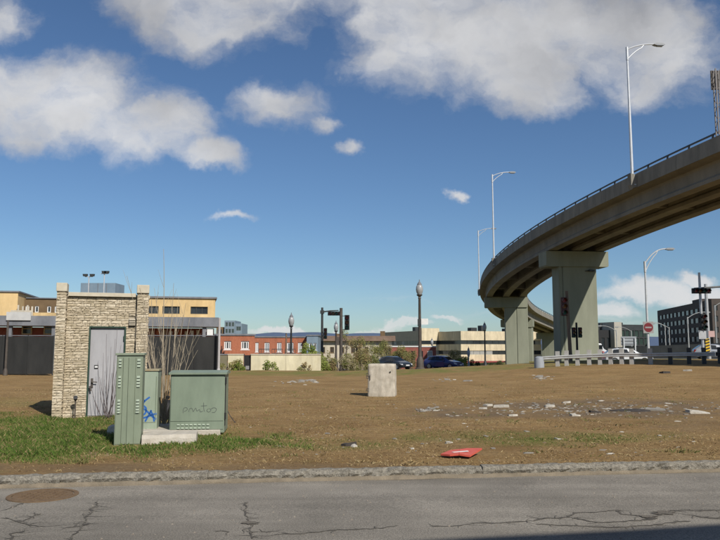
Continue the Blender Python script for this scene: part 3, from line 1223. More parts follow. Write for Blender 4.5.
def black_fence():
    Y = 43.0
    fab = mat('black fence fabric', (0.016, 0.017, 0.017), (0.035, 0.035, 0.033), 0.9, 0.85, 0.3, 5, streak=(1, 1, 0.3))
    for name, xa, xb, n, lab in (('construction_fence', -75, 53, 5, 'black screened fence left of the stone hut'), ('construction_fence', 146, 218, 3, 'black screened fence right of the stone hut behind the bare shrub')):
        X0, X1 = PX(xa, Y), PX(xb, Y)
        z0 = gz((X0 + X1) / 2, Y)
        H = PZ(336, Y) - z0
        t = thing(name, lab, 'fence', (X0, Y, z0), 0, 'black screened site fences')
        W = X1 - X0
        for k in range(n + 1):
            x = W * k / n
            MB().tube([(x, 0.06, -0.2), (x, 0.06, H + 0.05)], 0.04, 8).build('post', M_DARKSTEEL, t)
        for k in range(n):
            a, c = W * k / n + 0.006, W * (k + 1) / n - 0.006
            v, f = [], []
            nn, mm = 14, 8
            for j in range(mm + 1):
                for i in range(nn + 1):
                    u, w = i / nn, j / mm
                    sag = 0.05 * math.sin(math.pi * u) * w ** 4
                    v.append((a + (c - a) * u, 0.03 * mnoise.noise(Vector((a + u * 4, w * 2, k * 3.1))), 0.05 + (H - 0.05) * w - sag))
            q = len(v)
            v += [(x, y - 0.012, z) for (x, y, z) in v]
            for j in range(mm):
                for i in range(nn):
                    p = j * (nn + 1) + i
                    f.append((p, p + nn + 1, p + nn + 2, p + 1))
                    f.append((q + p, q + p + 1, q + p + nn + 2, q + p + nn + 1))
            me = bpy.data.meshes.new('fabric_panel')
            me.from_pydata(v, [], f)
            me.polygons.foreach_set('use_smooth', [True] * len(f))
            me.materials.append(fab)
            link('fabric_panel', me, t)
        MB().tube([(0, 0.06, H + 0.02), (W, 0.06, H + 0.02)], 0.03, 6).build('top_rail', M_GREYFA, t)
    for x, top, m, lab in ((6.5, 321, M_BROWNSTEEL, 'slim brown pole in front of the far left black fence'), (219, 318, mat('pale pole', (0.45, 0.43, 0.42), (0.36, 0.34, 0.33), 3, 0.7), 'pale slim post at the right end of the black fence')):
        X = PX(x, Y - 0.5)
        z0 = gz(X, Y - 0.5)
        t = thing('fence_pole', lab, 'pole', (X, Y - 0.5, z0))
        h = PZ(top, Y - 0.5) - z0
        MB().tube([(0, 0, -0.2), (0, 0, h)], [0.075, 0.06], 8).build('shaft', m, t, True)
        MB().lathe([(0.14, 0), (0.13, 0.25), (0.085, 0.4)], seg=10).build('base', m, t, True)


black_fence()


def brick_houses():
    Y = 66
    g = gz(-10, Y)
    F = Facade('brick_house', 'near red brick house with white windows right of the black fence', 214.5, Y, 254.5, Y + 0.75, g, 335.5, 7, M_BRICK)
    rs = [(F.lx(a), F.lx(c), F.lz(349.5), F.lz(341)) for a, c in ((224, 231), (241, 249))]
    F.shell(rs, coping=M_GREYFA)
    F.wins(rs, M_WHITE, mull=2, fw=0.11)
    # dark stair along the front
    st = MB()
    x0, x1 = F.lx(221), F.lx(240)
    n = 9
    for k in range(n):
        a = x0 + (x1 - x0) * k / n
        z = F.lz(350) * (1 - k / n) + 0.05
        st.box(a, a + (x1 - x0) / n - 0.02, -0.9, -0.1, z, z + 0.06)
    st.box(x0, x0 + 0.08, -0.9, -0.82, 0, F.lz(346))
    st.build('outside_stair', M_BLACK, F.t)
    # second, farther terrace
    Y = 88
    g2 = gz(-12, Y)
    F = Facade('brick_row_house', 'farther long red brick row house with white windows', 254.5, Y, 306.5, Y + 0.6, g2, 337.5, 9, M_BRICK)
    rs = [(F.lx(a), F.lx(c), F.lz(352), F.lz(342.5)) for a, c in ((255.3, 258.5), (264.5, 269.5), (277, 281.5), (287, 293.5), (298, 302))]
    F.shell(rs, coping=M_GREYFA)
    F.wins(rs, M_WHITE, mat('pale glass', (0.16, 0.18, 0.20), None, rough=0.15), mull=1, fw=0.12)
    for k in range(3):
        a = F.lx(259 + k * 13)
        b = MB()
        b.box(a, a + 1.3, -1.0, -0.02, F.lz(354), F.lz(353.2))
        for j in range(5):
            b.box(a + 0.31 * j, a + 0.31 * j + 0.04, -1.0, -0.96, F.lz(353.2), F.lz(349.5))
        b.box(a, a + 1.3, -1.0, -0.95, F.lz(349.5), F.lz(348.9))
        b.build('balcony', M_DARKSTEEL, F.t)
    F2 = Facade('clad_house', 'narrow blue-grey clad house at the end of the brick row', 306.8, Y - 0.5, 318, Y - 0.5, g2, 336, 9, M_BLUEGREY)
    rs = [(F2.lx(309), F2.lx(312), F2.lz(350), F2.lz(343)), (F2.lx(313.5), F2.lx(316.5), F2.lz(350), F2.lz(343))]
    F2.shell(rs, coping=M_GREYFA)
    F2.wins(rs, M_WHITE, mull=0, fw=0.1)
    # glass tower far behind
    Y = 240
    F3 = Facade('office_tower', 'small blue glass office tower rising behind the brick house', 224, Y, 234.5, Y, gz(-60, Y), 320.5, 12, M_BLUEGREY)
    rs = []
    for k in range(3):
        for j in range(6):
            a = F3.W * (0.08 + 0.30 * k)
            rs.append((a, a + F3.W * 0.24, F3.H - 2.0 - j * 2.2, F3.H - 0.6 - j * 2.2))
    F3.shell(rs)
    F3.wins(rs, M_GREYFA, M_GLASSGREEN, 0, 0, 0.12, False)
    F4 = Facade('office_tower', 'lower grey-blue wing beside the small glass office tower', 234.7, Y, 241.5, Y, gz(-60, Y), 323.5, 12, M_BLUEGREY)
    rs = []
    for j in range(4):
        rs.append((F4.W * 0.15, F4.W * 0.85, F4.H - 2.4 - j * 2.6, F4.H - 1.0 - j * 2.6))
    F4.shell(rs)
    F4.wins(rs, M_GREYFA, M_GLASSGREEN, 1, 0, 0.12, False)
    F5 = Facade('office_tower', 'low olive office block left of the small glass tower', 216, Y, 222.5, Y, gz(-60, Y), 327, 12, M_BROWNW)
    F5.shell([(F5.W * 0.15, F5.W * 0.85, F5.H - 2.2, F5.H - 0.9)])
    F5.wins([(F5.W * 0.15, F5.W * 0.85, F5.H - 2.2, F5.H - 0.9)], M_GREYFA, M_GLASS, 1, 0, 0.1, False)


brick_houses()


def cream_wall():
    Y = 57
    for (xa, xb, m, lab) in ((200, 227.5, mat('cream wall darkened for shade', (0.17, 0.155, 0.10), (0.22, 0.20, 0.13), 1, 0.9), 'short shade-toned cream garden wall right of the black fence'),  # a darkened cream: this wall's shade is in its colour
                             (228, 243.5, M_CREAM, 'short cream wall panel left of the dark gate'),
                             (251, 321, M_CREAM, 'long cream concrete wall below the brick row house')):
        X0, X1 = PX(xa, Y), PX(xb, Y)
        z0 = gz((X0 + X1) / 2, Y) - 0.3
        t = thing('garden_wall', lab, 'wall', (X0, Y, z0), 0, 'garden walls along the lower street')
        W = X1 - X0
        H = PZ(355, Y) - z0
        n = max(1, round(W / 2.4))
        for k in range(n):
            MB().box(W * k / n + 0.008, W * (k + 1) / n - 0.008, 0, 0.2, 0, H).build('wall_panel', m, t)
        MB().box(-0.02, W + 0.02, -0.04, 0.24, H + 0.002, H + 0.09).build('coping', M_GREYFA if m is not M_CREAM else M_PALEB, t)
    X0, X1 = PX(244.2, Y), PX(250.3, Y)
    z0 = gz(X0, Y) - 0.1
    t = thing('metal_gate', 'dark metal gate between two cream wall panels', 'gate', (X0, Y + 0.2, z0))
    W, H = X1 - X0, PZ(354, Y) - z0
    MB().box(0, W, 0, 0.05, 0.05, H * 0.95).build('gate_leaf', M_BLACK, t)
    MB().box(-0.03, 0.03, -0.06, 0.0, 0, H).build('gate_post', M_DARKSTEEL, t)
    MB().box(W - 0.03, W + 0.03, -0.06, 0.0, 0, H).build('gate_post', M_DARKSTEEL, t)
    MB().box(W * 0.2, W * 0.8, -0.012, 0.0, H * 0.35, H * 0.5).build('gate_sign', mat('sign grey', (0.25, 0.25, 0.25), None), t)


cream_wall()


def low_white_building():
    Y = 105
    F = Facade('warehouse', 'long low pale building with brown roof behind the shrubs', 317, Y, 392, Y, gz(0, Y), 341, 14, M_PALEB)
    rs = [(F.lx(a), F.lx(a + 4), F.lz(353), F.lz(347)) for a in (321, 330, 340, 351, 356, 364.5, 374, 383)]
    F.shell(rs)
    F.wins(rs, M_BROWNW, mull=1, fw=0.1)
    b = MB().prism([(-0.6, F.H + 0.003), (15, F.H + 0.003), (14.5, F.H + 0.75), (0.4, F.H + 0.75)], 'x', -0.5, F.W + 0.5)
    b.build('hipped_roof', mat('brown roof', (0.13, 0.085, 0.06), (0.19, 0.13, 0.09), 1, 0.9), F.t)
    for x, h in ((334.5, 1.1), (381, 1.5)):
        a = F.lx(x)
        MB().box(a, a + 0.7, 3, 4, F.H + 0.5, F.H + h).build('chimney', M_BROWNW, F.t)
    # row with white cornice, brick below
    F = Facade('brick_shop', 'low red brick shop with a white cornice behind the parked cars', 391, 100, 436, 100, gz(6, 100), 347, 10, M_BRICK2)
    rs = [(F.lx(a), F.lx(a + 4), F.lz(366), F.lz(351)) for a in (395, 403, 411, 419)]
    rs += [(F.lx(427.5), F.lx(432.5), F.lz(357), F.lz(350.5)), (F.lx(427.5), F.lx(432.5), F.lz(367), F.lz(360))]
    F.shell(rs, coping=M_WHITE)
    F.wins(rs[:4], M_DARKSTEEL, mull=0, fw=0.1)
    F.wins(rs[4:], M_WHITE, mat('pale glass', (0.16, 0.18, 0.20), None), mull=1, fw=0.12)


low_white_building()


def beige_office():
    """banded office block: one corner towards the camera, sunlit and shaded faces"""
    Y = 165
    C = Vector((PX(461, Y), Y, 0))
    g = gz(C.x, Y)
    t = thing('office_block', 'beige three-storey office block with ribbon windows beside the ramp', 'building', (C.x, C.y, g), R(22))
    H = PZ(331, Y) - g
    W = 22.0
    D1, ST, D2 = 10.5, 4.5, 24.0
    zs = [(PZ(344.2, Y) - g, PZ(340.2, Y) - g), (PZ(354.6, Y) - g, PZ(350.6, Y) - g)]
    zred = PZ(361.2, Y) - g
    wallb = [(0, W, 0, 0.3, 'f')]

    def face(name, x0, y0, along, length, z0, z1, m):
        """banded wall with real slots for the ribbon windows"""
        b = MB()
        if along == 'x':
            for za, zb in ((z0, zs[1][0]), (zs[1][1], zs[0][0]), (zs[0][1], z1)):
                b.box(x0, x0 + length, y0, y0 + 0.3, za, zb)
        else:
            for za, zb in ((z0, zs[1][0]), (zs[1][1], zs[0][0]), (zs[0][1], z1)):
                b.box(x0, x0 + 0.3, y0, y0 + length, za, zb)
        b.build(name, m, t)
        for za, zb in zs:
            n = max(2, int(length / 1.6))
            for k in range(n):
                a, c = length * k / n + 0.03, length * (k + 1) / n - 0.03
                pm = M_GLASS if rnd.random() < 0.66 else mat('blinds', (0.36, 0.36, 0.33), (0.28, 0.28, 0.27), 2, 0.5)
                if along == 'x':
                    MB().box(x0 + a, x0 + c, y0 + 0.14, y0 + 0.2, za + 0.002, zb - 0.002).build('pane', pm, t)
                else:
                    MB().box(x0 + 0.14, x0 + 0.2, y0 + a, y0 + c, za + 0.002, zb - 0.002).build('pane', pm, t)

    face('front_wall', 0.0, 0.0, 'x', W, zred + 0.003, H, M_BEIGE)
    face('side_wall', 0.0, 0.302, 'y', D1, zred + 0.003, H, M_BEIGE)
    face('front_wall', -ST, D1 + 0.305, 'x', ST + 0.28, zred + 0.003, H + 0.9, M_BEIGE)
    face('side_wall', -ST, D1 + 0.61, 'y', D2, zred + 0.003, H + 0.3, M_BEIGESHADE)  # shaded wing, its shade painted as a greyer beige
    MB().box(0.35, W - 0.1, 0.35, D1 + 0.2, 0.2, H - 0.2).build('inner_core', M_SHADEIN, t)
    MB().box(-ST + 0.35, W - 0.2, D1 + 0.65, D1 + D2, 0.2, H + 0.1).build('inner_core', M_SHADEIN, t)
    # red ground floor set back a little under a canopy
    MB().box(0.3, W, 0.5, D1, 0, zred).build('ground_floor', M_BRICK2, t)
    MB().box(-ST + 0.2, W, D1 + 0.7, D1 + D2, 0, zred - 0.01).build('ground_floor', M_BRICK2, t)
    MB().box(-0.2, W, -1.4, 0.45, zred - 0.35, zred - 0.05).build('canopy', mat('red canopy', (0.33, 0.05, 0.05), (0.25, 0.05, 0.05), 2, 0.7), t)
    for k in range(8):
        a = 0.9 + k * 2.6
        MB().box(a, a + 1.9, 0.44, 0.5, 0.7, zred - 0.5).build('shop_window', M_GLASS, t)
    for (x, y, w, h) in ((4.5, 3, 1.6, 0.9), (8.5, 5, 0.7, 1.5), (14, 3, 2.2, 0.8), (-3.6, 16, 1.2, 1.3)):
        MB().box(x, x + w, y, y + 1.6, H - 0.2, H + h).build('roof_unit', M_DARKSTEEL, t)


M_BEIGESHADE = mat('beige precast darkened for shade', (0.36, 0.33, 0.27), (0.42, 0.385, 0.31), 1.0, 0.9)  # same beige, greyed and darkened to carry the wing's shade
beige_office()


def right_buildings():
    # glass office with a concrete stair tower
    Y = 185
    g = gz(70, Y)
    F = Facade('glass_office', 'dark glass office building left of the no-entry sign', 620.5, Y, 650, Y + 3, g, 324.5, 18, M_DARKCLAD)
    t = F.t
    rs = []
    nx, nz = 6, 5
    for i in range(nx):
        for j in range(nz):
            a = 0.3 + (F.W - 0.5) * i / nx
            z = F.H - 1.2 - (j + 1) * 2.0
            rs.append((a, a + (F.W - 0.5) / nx - 0.25, z, z + 1.7))
    F.shell(rs)
    F.wins(rs, M_DARKSTEEL, M_GLASSGREEN, 0, 0, 0.08, False)
    MB().box(-2.3, -0.003, -0.8, 10, 0, F.H + 0.6).build('stair_tower', M_STAIR, t)
    MB().box(F.W * 0.15, F.W * 0.55, 5, 9, F.H - 0.3, F.H + 0.7).build('roof_unit', M_DARKSTEEL, t)
    G = Facade('dark_office', 'black low office wing between the ramp pier and the concrete stair tower', 584, Y, 611.6, Y, g, 330, 18, M_BLACK)
    rs = [(G.W * k / 5 + 0.3, G.W * (k + 1) / 5 - 0.3, G.H - 5.5, G.H - 2.0) for k in range(5)]
    G.shell(rs)
    G.wins(rs, M_DARKSTEEL, M_GLASS, 0, 0, 0.08, False)
    for (a, h, w) in ((0.5, 1.6, 2.0), (3.6, 1.0, 1.6), (5.4, 1.9, 1.4)):
        MB().box(a, a + w, 3, 6, G.H - 0.3, G.H + h).build('roof_unit', M_DARKSTEEL, G.t)
    # brown block whose long face runs away from the camera
    A = at(659, 350, 205)
    B = at(712, 350, 158)
    g = gz(B.x, 160) - 1
    d = B - A
    # walls: local x runs along the long face from the far end to the near end
    t = thing('brown_office', 'large dark brown office block at the far right', 'building', (A.x, A.y, g), math.atan2(d.y, d.x))
    W = Vector((d.x, d.y)).length
    H = PZ(310.8, 205) - g
    holes = []
    rows = 6
    cols = 12
    for j in range(rows):
        for i in range(cols):
            a = 1.2 + (W - 2.4) * i / cols
            z = H - 2.6 - j * 2.15
            holes.append((a + 0.3, a + (W - 2.4) / cols - 0.5, z, z + 1.15))
    b = MB()
    wall_holes(b, W, 0, H, holes, 0, 0.4)
    b.box(0, 0.4, 0.4, 26, 0, H)
    b.box(W - 0.4, W, 0.4, 26, 0, H)
    b.build('wall', M_DARKBR, t)
    MB().box(0.4, W - 0.4, 0.41, 26, H - 0.6, H - 0.3).build('roof', M_ROOF, t)
    gl = mat('brown block glass', (0.045, 0.05, 0.055), (0.08, 0.085, 0.09), 0.5, 0.2, spec=0.6)
    for (a, c, z0, z1) in holes:
        w = MB().box(a, c, 0.16, 0.2, z0, z1).build('window', gl, t)
    for (a, c, h) in ((W * 0.42, W * 0.56, 1.6), (W * 0.66, W * 0.72, 1.1)):
        MB().box(a, c, 4, 10, H - 0.3, H + h).build('roof_unit', M_DARKBR, t)
    F = Facade('brown_tower', 'brown tower block cut off by the right picture edge', 714, 150, 745, 150, g, 299, 3, M_DARKBR)
    rs = [(F.W * k / 4 + 0.4, F.W * (k + 1) / 4 - 0.4, F.H - 2.4 - j * 2.3, F.H - 1.2 - j * 2.3) for k in range(4) for j in range(5)]
    F.shell(rs)
    F.wins(rs, M_DARKSTEEL, gl, 0, 0, 0.08, False)
    # elevated road barrier
    A, B = at(578, 352, 118), at(740, 351, 92)
    z0 = gz(35, 100)
    t = thing('ramp_wall', 'long grey concrete road barrier in front of the brown office', 'wall', (A.x, A.y, z0), math.atan2(B.y - A.y, B.x - A.x))
    W = (B - A).length
    n = 14
    for k in range(n):
        a, c = W * k / n + 0.01, W * (k + 1) / n - 0.01
        top = PZ(349, 118) + (PZ(342.5, 94) - PZ(349, 118)) * (k + 0.5) / n - z0
        top2 = PZ(349, 118) + (PZ(342.5, 94) - PZ(349, 118)) * (k + 1) / n - z0
        MB().prism([(a, 0), (c, 0), (c, top2), (a, top)], 'y', 0, 0.35).build('barrier_panel', mat('barrier concrete', (0.19, 0.185, 0.18), (0.25, 0.245, 0.24), 0.7, 0.9), t)


right_buildings()


# ------------------------------------------------------------------ street furniture in the middle distance
M_DULLG2 = mat('grey lamp paint', (0.25, 0.25, 0.24), (0.32, 0.32, 0.31), 3, 0.6)


def globe_lamp(label, x, Y, ytop, m=M_BROWNSTEEL, thick=1.0, group='old-style globe street lamps', zg=None, ped=True, plate=False, gs=1.0):
    X = PX(x, Y)
    z = gz(X, Y) if zg is None else zg
    t = thing('globe_street_lamp', label, 'street lamp', (X, Y, z), 0, group)
    H = PZ(ytop, Y) - z
    k = thick
    zb = H - 1.25          # globe base
    MB().lathe([(0.30 * k, -0.1), (0.30 * k, 0.12), (0.23 * k, 0.2), (0.21 * k, 0.75), (0.15 * k, 0.9), (0.125 * k, 1.0)], seg=14).build('base', m, t, True)
    MB().lathe([(0.115 * k, 1.0), (0.10 * k, 2.0), (0.075 * k, zb - 0.2), (0.10 * k, zb - 0.15), (0.07 * k, zb - 0.05), (0.18 * k, zb + 0.08), (0.19 * k, zb + 0.12)], seg=12).build('pole', m, t, True)
    g = MB().lathe([(0.17 * gs, zb + 0.121), (0.26 * gs, zb + 0.3), (0.30 * gs, zb + 0.5), (0.27 * gs, zb + 0.72), (0.19 * gs, zb + 0.84)], seg=14).build('globe', M_GLOBE, t, True)
    MB().lathe([(0.20 * gs, zb + 0.841), (0.19 * gs, zb + 0.9), (0.09, zb + 1.03), (0.035, zb + 1.1), (0.03, zb + 1.24)], seg=12).build('finial', M_GREYFA, g, True)
    if plate:
        MB().box(0.08, 0.62, -0.02, 0.0, H * 0.50, H * 0.565).build('street_sign', M_WHITE, t)
        MB().box(-0.15, 0.1, -0.12, 0.12, H * 0.48, H * 0.56).build('junction_box', M_DARKSTEEL, t)
    return t


globe_lamp('tallest brown globe lamp between the black and the blue car', 420, 53.5, 279.5, M_BROWNSTEEL, 1.2, plate=True, gs=0.9)
globe_lamp('dark globe lamp in front of the cream wall', 291, 62, 312.5, M_DARKSTEEL, 1.0, gs=0.85)
globe_lamp('globe lamp between the two traffic signal poles', 336, 80, 320.5, M_BROWNSTEEL, 1.2, gs=0.85)
globe_lamp('dark globe lamp in front of the beige office beside the ramp', 485, 92, 321.5, M_DARKSTEEL, 1.0, gs=0.85)
globe_lamp('small pale globe lamp left of the beige office', 432, 112, 337.5, M_GREYFA, 0.8, gs=0.8)
globe_lamp('short globe lamp behind the blue car', 468.5, 84, 346.5, M_DULLG2, 0.6, gs=0.65)


def signal_head(t, x, z, m=M_BLACK, vertical=True, y=-0.1, s=1.0, facing=-1):
    """three-aspect head with visors, lenses towards the camera"""
    h = 0.52 * s
    w = 0.17 * s
    if vertical:
        o = MB().box(x - w, x + w, y - 0.11, y + 0.11, z - h, z + h).build('signal_head', m, t, bevel=0.02)
        spots = [(x, z + 0.34 * s), (x, z), (x, z - 0.34 * s)]
    else:
        o = MB().box(x - h * 1.25, x + h * 1.25, y - 0.11, y + 0.11, z - w * 1.1, z + w * 1.1).build('signal_head', m, t, bevel=0.02)
        spots = [(x - 0.44 * s, z), (x - 0.15 * s, z), (x + 0.15 * s, z), (x + 0.44 * s, z)]
    ms = [M_REDLENS, M_AMBLENS, M_GRNLENS, M_REDLENS]
    for (a, c), lm in zip(spots, ms):
        MB().disc((a, y - 0.112, c), (0, -1, 0), 0.115 * s, 0.012, 14).build('lens', lm, o)
        b = MB()
        n = 9
        for k in range(n + 1):
            an = R(-20) + R(220) * k / n
            cx, cz = math.cos(an), math.sin(an)
            for (rr, yy) in ((0.125 * s, y - 0.111), (0.125 * s, y - 0.34 * s), (0.135 * s, y - 0.34 * s), (0.135 * s, y - 0.111)):
                b.v.append((a + rr * cx, yy, c + rr * cz))
        for k in range(n):
            for j in range(4):
                j2 = (j + 1) % 4
                b.f.append((k * 4 + j, k * 4 + j2, k * 4 + 4 + j2, k * 4 + 4 + j))
        b.build('visor', m, o)
    return o


def signals():
    # left pole with an arm
    Y = 66
    X = PX(322, Y)
    z = gz(X, Y)
    t = thing('traffic_signal_pole', 'left dark traffic signal pole with a short top arm', 'traffic light', (X, Y, z), 0, 'traffic signals in the middle')
    H = PZ(307.5, Y) - z
    MB().tube([(0, 0, -0.1), (0, 0, H)], [0.13, 0.10], 10).build('pole', M_DARKSTEEL, t, True)
    MB().lathe([(0.24, -0.1), (0.22, 0.3), (0.15, 0.45)], seg=12).build('base', M_BROWNSTEEL, t, True)
    za = PZ(311.5, Y) - z
    xe = PX(338.5, Y) - X
    MB().tube([(0, -0.05, za - 0.05), (xe * 0.5, -0.05, za + 0.06), (xe, -0.05, za + 0.1)], [0.07, 0.055, 0.045], 8).build('arm', M_DARKSTEEL, t, True)
    MB().box(-0.18, 0.18, -0.16, 0.16, za - 0.2, za + 0.1).build('clamp', M_DARKSTEEL, t)
    signal_head(t, PX(334.8, Y) - X, PZ(313.6, Y) - z, M_BLACK, False, -0.18, 1.0)
    signal_head(t, PX(325.3, Y) - X, PZ(333.5, Y) - z, M_BLACK, True, -0.05, 0.95)
    # right pole
    Y = 63
    X = PX(341, Y)
    z = gz(X, Y)
    t = thing('traffic_signal_pole', 'right thick brown traffic signal pole with a side-mounted head', 'traffic light', (X, Y, z), 0, 'traffic signals in the middle')
    H = PZ(308, Y) - z
    MB().tube([(0, 0, -0.1), (0, 0, H)], [0.15, 0.13], 10).build('pole', M_BROWNSTEEL, t, True)
    MB().lathe([(0.26, -0.1), (0.24, 0.3), (0.17, 0.45)], seg=12).build('base', M_BROWNSTEEL, t, True)
    xs = PX(347, Y) - X
    for y in (316, 329.5):
        zz = PZ(y, Y) - z
        MB().tube([(0, -0.05, zz), (xs, -0.05, zz)], 0.03, 6).build('bracket', M_DARKSTEEL, t)
    signal_head(t, xs, PZ(322.5, Y) - z, M_BLACK, True, -0.1, 1.25)
    MB().box(-0.42, -0.16, -0.15, 0.15, PZ(345, Y) - z, PZ(337, Y) - z).build('control_box', M_BROWNSTEEL, t)
    # thin post left
    Y = 60
    X = PX(286, Y)
    t = thing('wooden_post', 'thin brown post in front of the cream wall', 'post', (X, Y, gz(X, Y)))
    h = PZ(334, Y) - gz(X, Y)
    MB().tube([(0, 0, -0.1), (0.01, 0, h)], [0.075, 0.06], 8).build('shaft', M_WOOD, t, True)
    MB().lathe([(0.07, h), (0.06, h + 0.05), (0.02, h + 0.08)], seg=8).build('post_cap', M_DARKSTEEL, t, True)
    # by the near pier: leaning wooden pole with a red-faced signal, black pole with two heads
    Y = 50.5
    X = PX(570.5, Y)
    z = gz(X, Y)
    t = thing('wooden_signal_pole', 'leaning wooden pole with a signal head in front of the near pier', 'traffic light', (X, Y, z))
    H = PZ(291, Y) - z
    xt = PX(568.3, Y) - X
    MB().tube([(0, 0, -0.2), (xt, 0, H)], [0.14, 0.11], 10).build('pole', M_WOOD, t, True)
    signal_head(t, PX(565.2, Y) - X, PZ(306.5, Y) - z, mat('rusty signal housing', (0.07, 0.035, 0.03), (0.11, 0.05, 0.045), 5, 0.7), True, 0.0, 1.25)
    for y in (300, 314):
        zz = PZ(y, Y) - z
        MB().tube([(xt * 0.6, 0, zz), (PX(565.2, Y) - X, 0, zz)], 0.03, 6).build('bracket', M_DARKSTEEL, t)
    Y = 53
    X = PX(577.2, Y)
    z = gz(X, Y)
    t = thing('twin_signal_pole', 'short black pole with twin signal heads against the near pier', 'traffic light', (X, Y, z))
    H = PZ(322.5, Y) - z
    MB().tube([(0, 0, -0.2), (0, 0, H)], [0.09, 0.075], 8).build('pole', M_BLACK, t, True)
    zz = PZ(332.5, Y) - z
    signal_head(t, -0.24, zz, M_BLACK, True, -0.02, 0.72)
    signal_head(t, 0.24, zz, M_BLACK, True, -0.02, 0.72)
    # floodlight hanging on the near pier cap
    p = at(586.5, 271, 61.6)
    t = thing('pier_floodlight', 'flat floodlight on a short bracket right of the near pier cap', 'lamp', (p.x, p.y, p.z))
    xe = PX(596, 61.6) - p.x
    MB().tube([(-0.1, 0, 0), (xe * 0.6, 0, 0.05)], 0.04, 6).build('bracket', M_DARKSTEEL, t)
    MB().prism([(xe * 0.35, -0.04), (xe * 1.1, -0.04), (xe * 1.2, 0.07), (xe * 0.4, 0.13)], 'y', -0.18, 0.18).build('housing', M_DARKSTEEL, t)


signals()


def right_signals():
    Y = 46
    X = PX(703, Y)
    z = gz(X, Y)
    t = thing('mast_arm_signal', 'traffic signal mast with an arm and striped base at the right edge', 'traffic light', (X, Y, z))
    H = PZ(268, Y) - z
    MB().tube([(0, 0, -0.2), (0, 0, H * 0.95)], [0.10, 0.075], 10).build('pole', M_ALU, t, True)
    X2 = PX(709, Y + 3) - X
    MB().tube([(X2, 3, -0.2), (X2, 3, PZ(284, Y + 3) - z)], [0.12, 0.10], 10).build('rear_pole', M_ALU, t, True)
    za = PZ(288.5, Y) - z
    xr = PX(745, Y) - X
    xl = PX(698, Y) - X
    MB().tube([(xl, 0.1, za), (xr, 0.1, PZ(285, Y) - z)], 0.06, 8).build('arm', M_DARKSTEEL, t, True)
    MB().box(xr - 0.12, xr + 0.12, -0.02, 0.22, -0.2, PZ(284, Y) - z).build('arm_post', M_DARKSTEEL, t)
    signal_head(t, PX(703.5, Y) - X, PZ(291, Y) - z, M_BLACK, False, -0.1, 0.9)
    signal_head(t, PX(703.8, Y) - X, PZ(322, Y) - z, M_BLACK, True, -0.12, 1.0)
    sg = MB().box(PX(698.5, Y) - X, PX(706, Y) - X, -0.16, -0.13, PZ(339, Y) - z, PZ(330.5, Y) - z).build('guide_sign', M_ALU, t)
    MB().box(PX(708.5, Y) - X, PX(714.5, Y) - X, -0.14, -0.11, PZ(337, Y) - z, PZ(331, Y) - z).build('guide_sign', mat('faded pink sign', (0.5, 0.34, 0.32), None), t)
    # black and yellow hazard board
    x0, x1, z0, z1 = PX(705, Y) - X, PX(709, Y) - X, PZ(356, Y) - z, PZ(338.5, Y) - z
    hb = MB().box(x0, x1, -0.13, -0.10, z0, z1).build('hazard_board', M_YELLOW, t)
    n = 6
    for k in range(n):
        a = z0 + (z1 - z0) * (k + 0.1) / n
        h = (z1 - z0) / n * 0.45
        MB().prism([(x0, a), (x1, a + h * 0.9 if k < n - 1 else min(z1, a + h * 0.9)), (x1, min(z1, a + h * 1.9)), (x0, min(z1, a + h))], 'y', -0.136, -0.131).build('stripe', M_BLACK, hb)


right_signals()


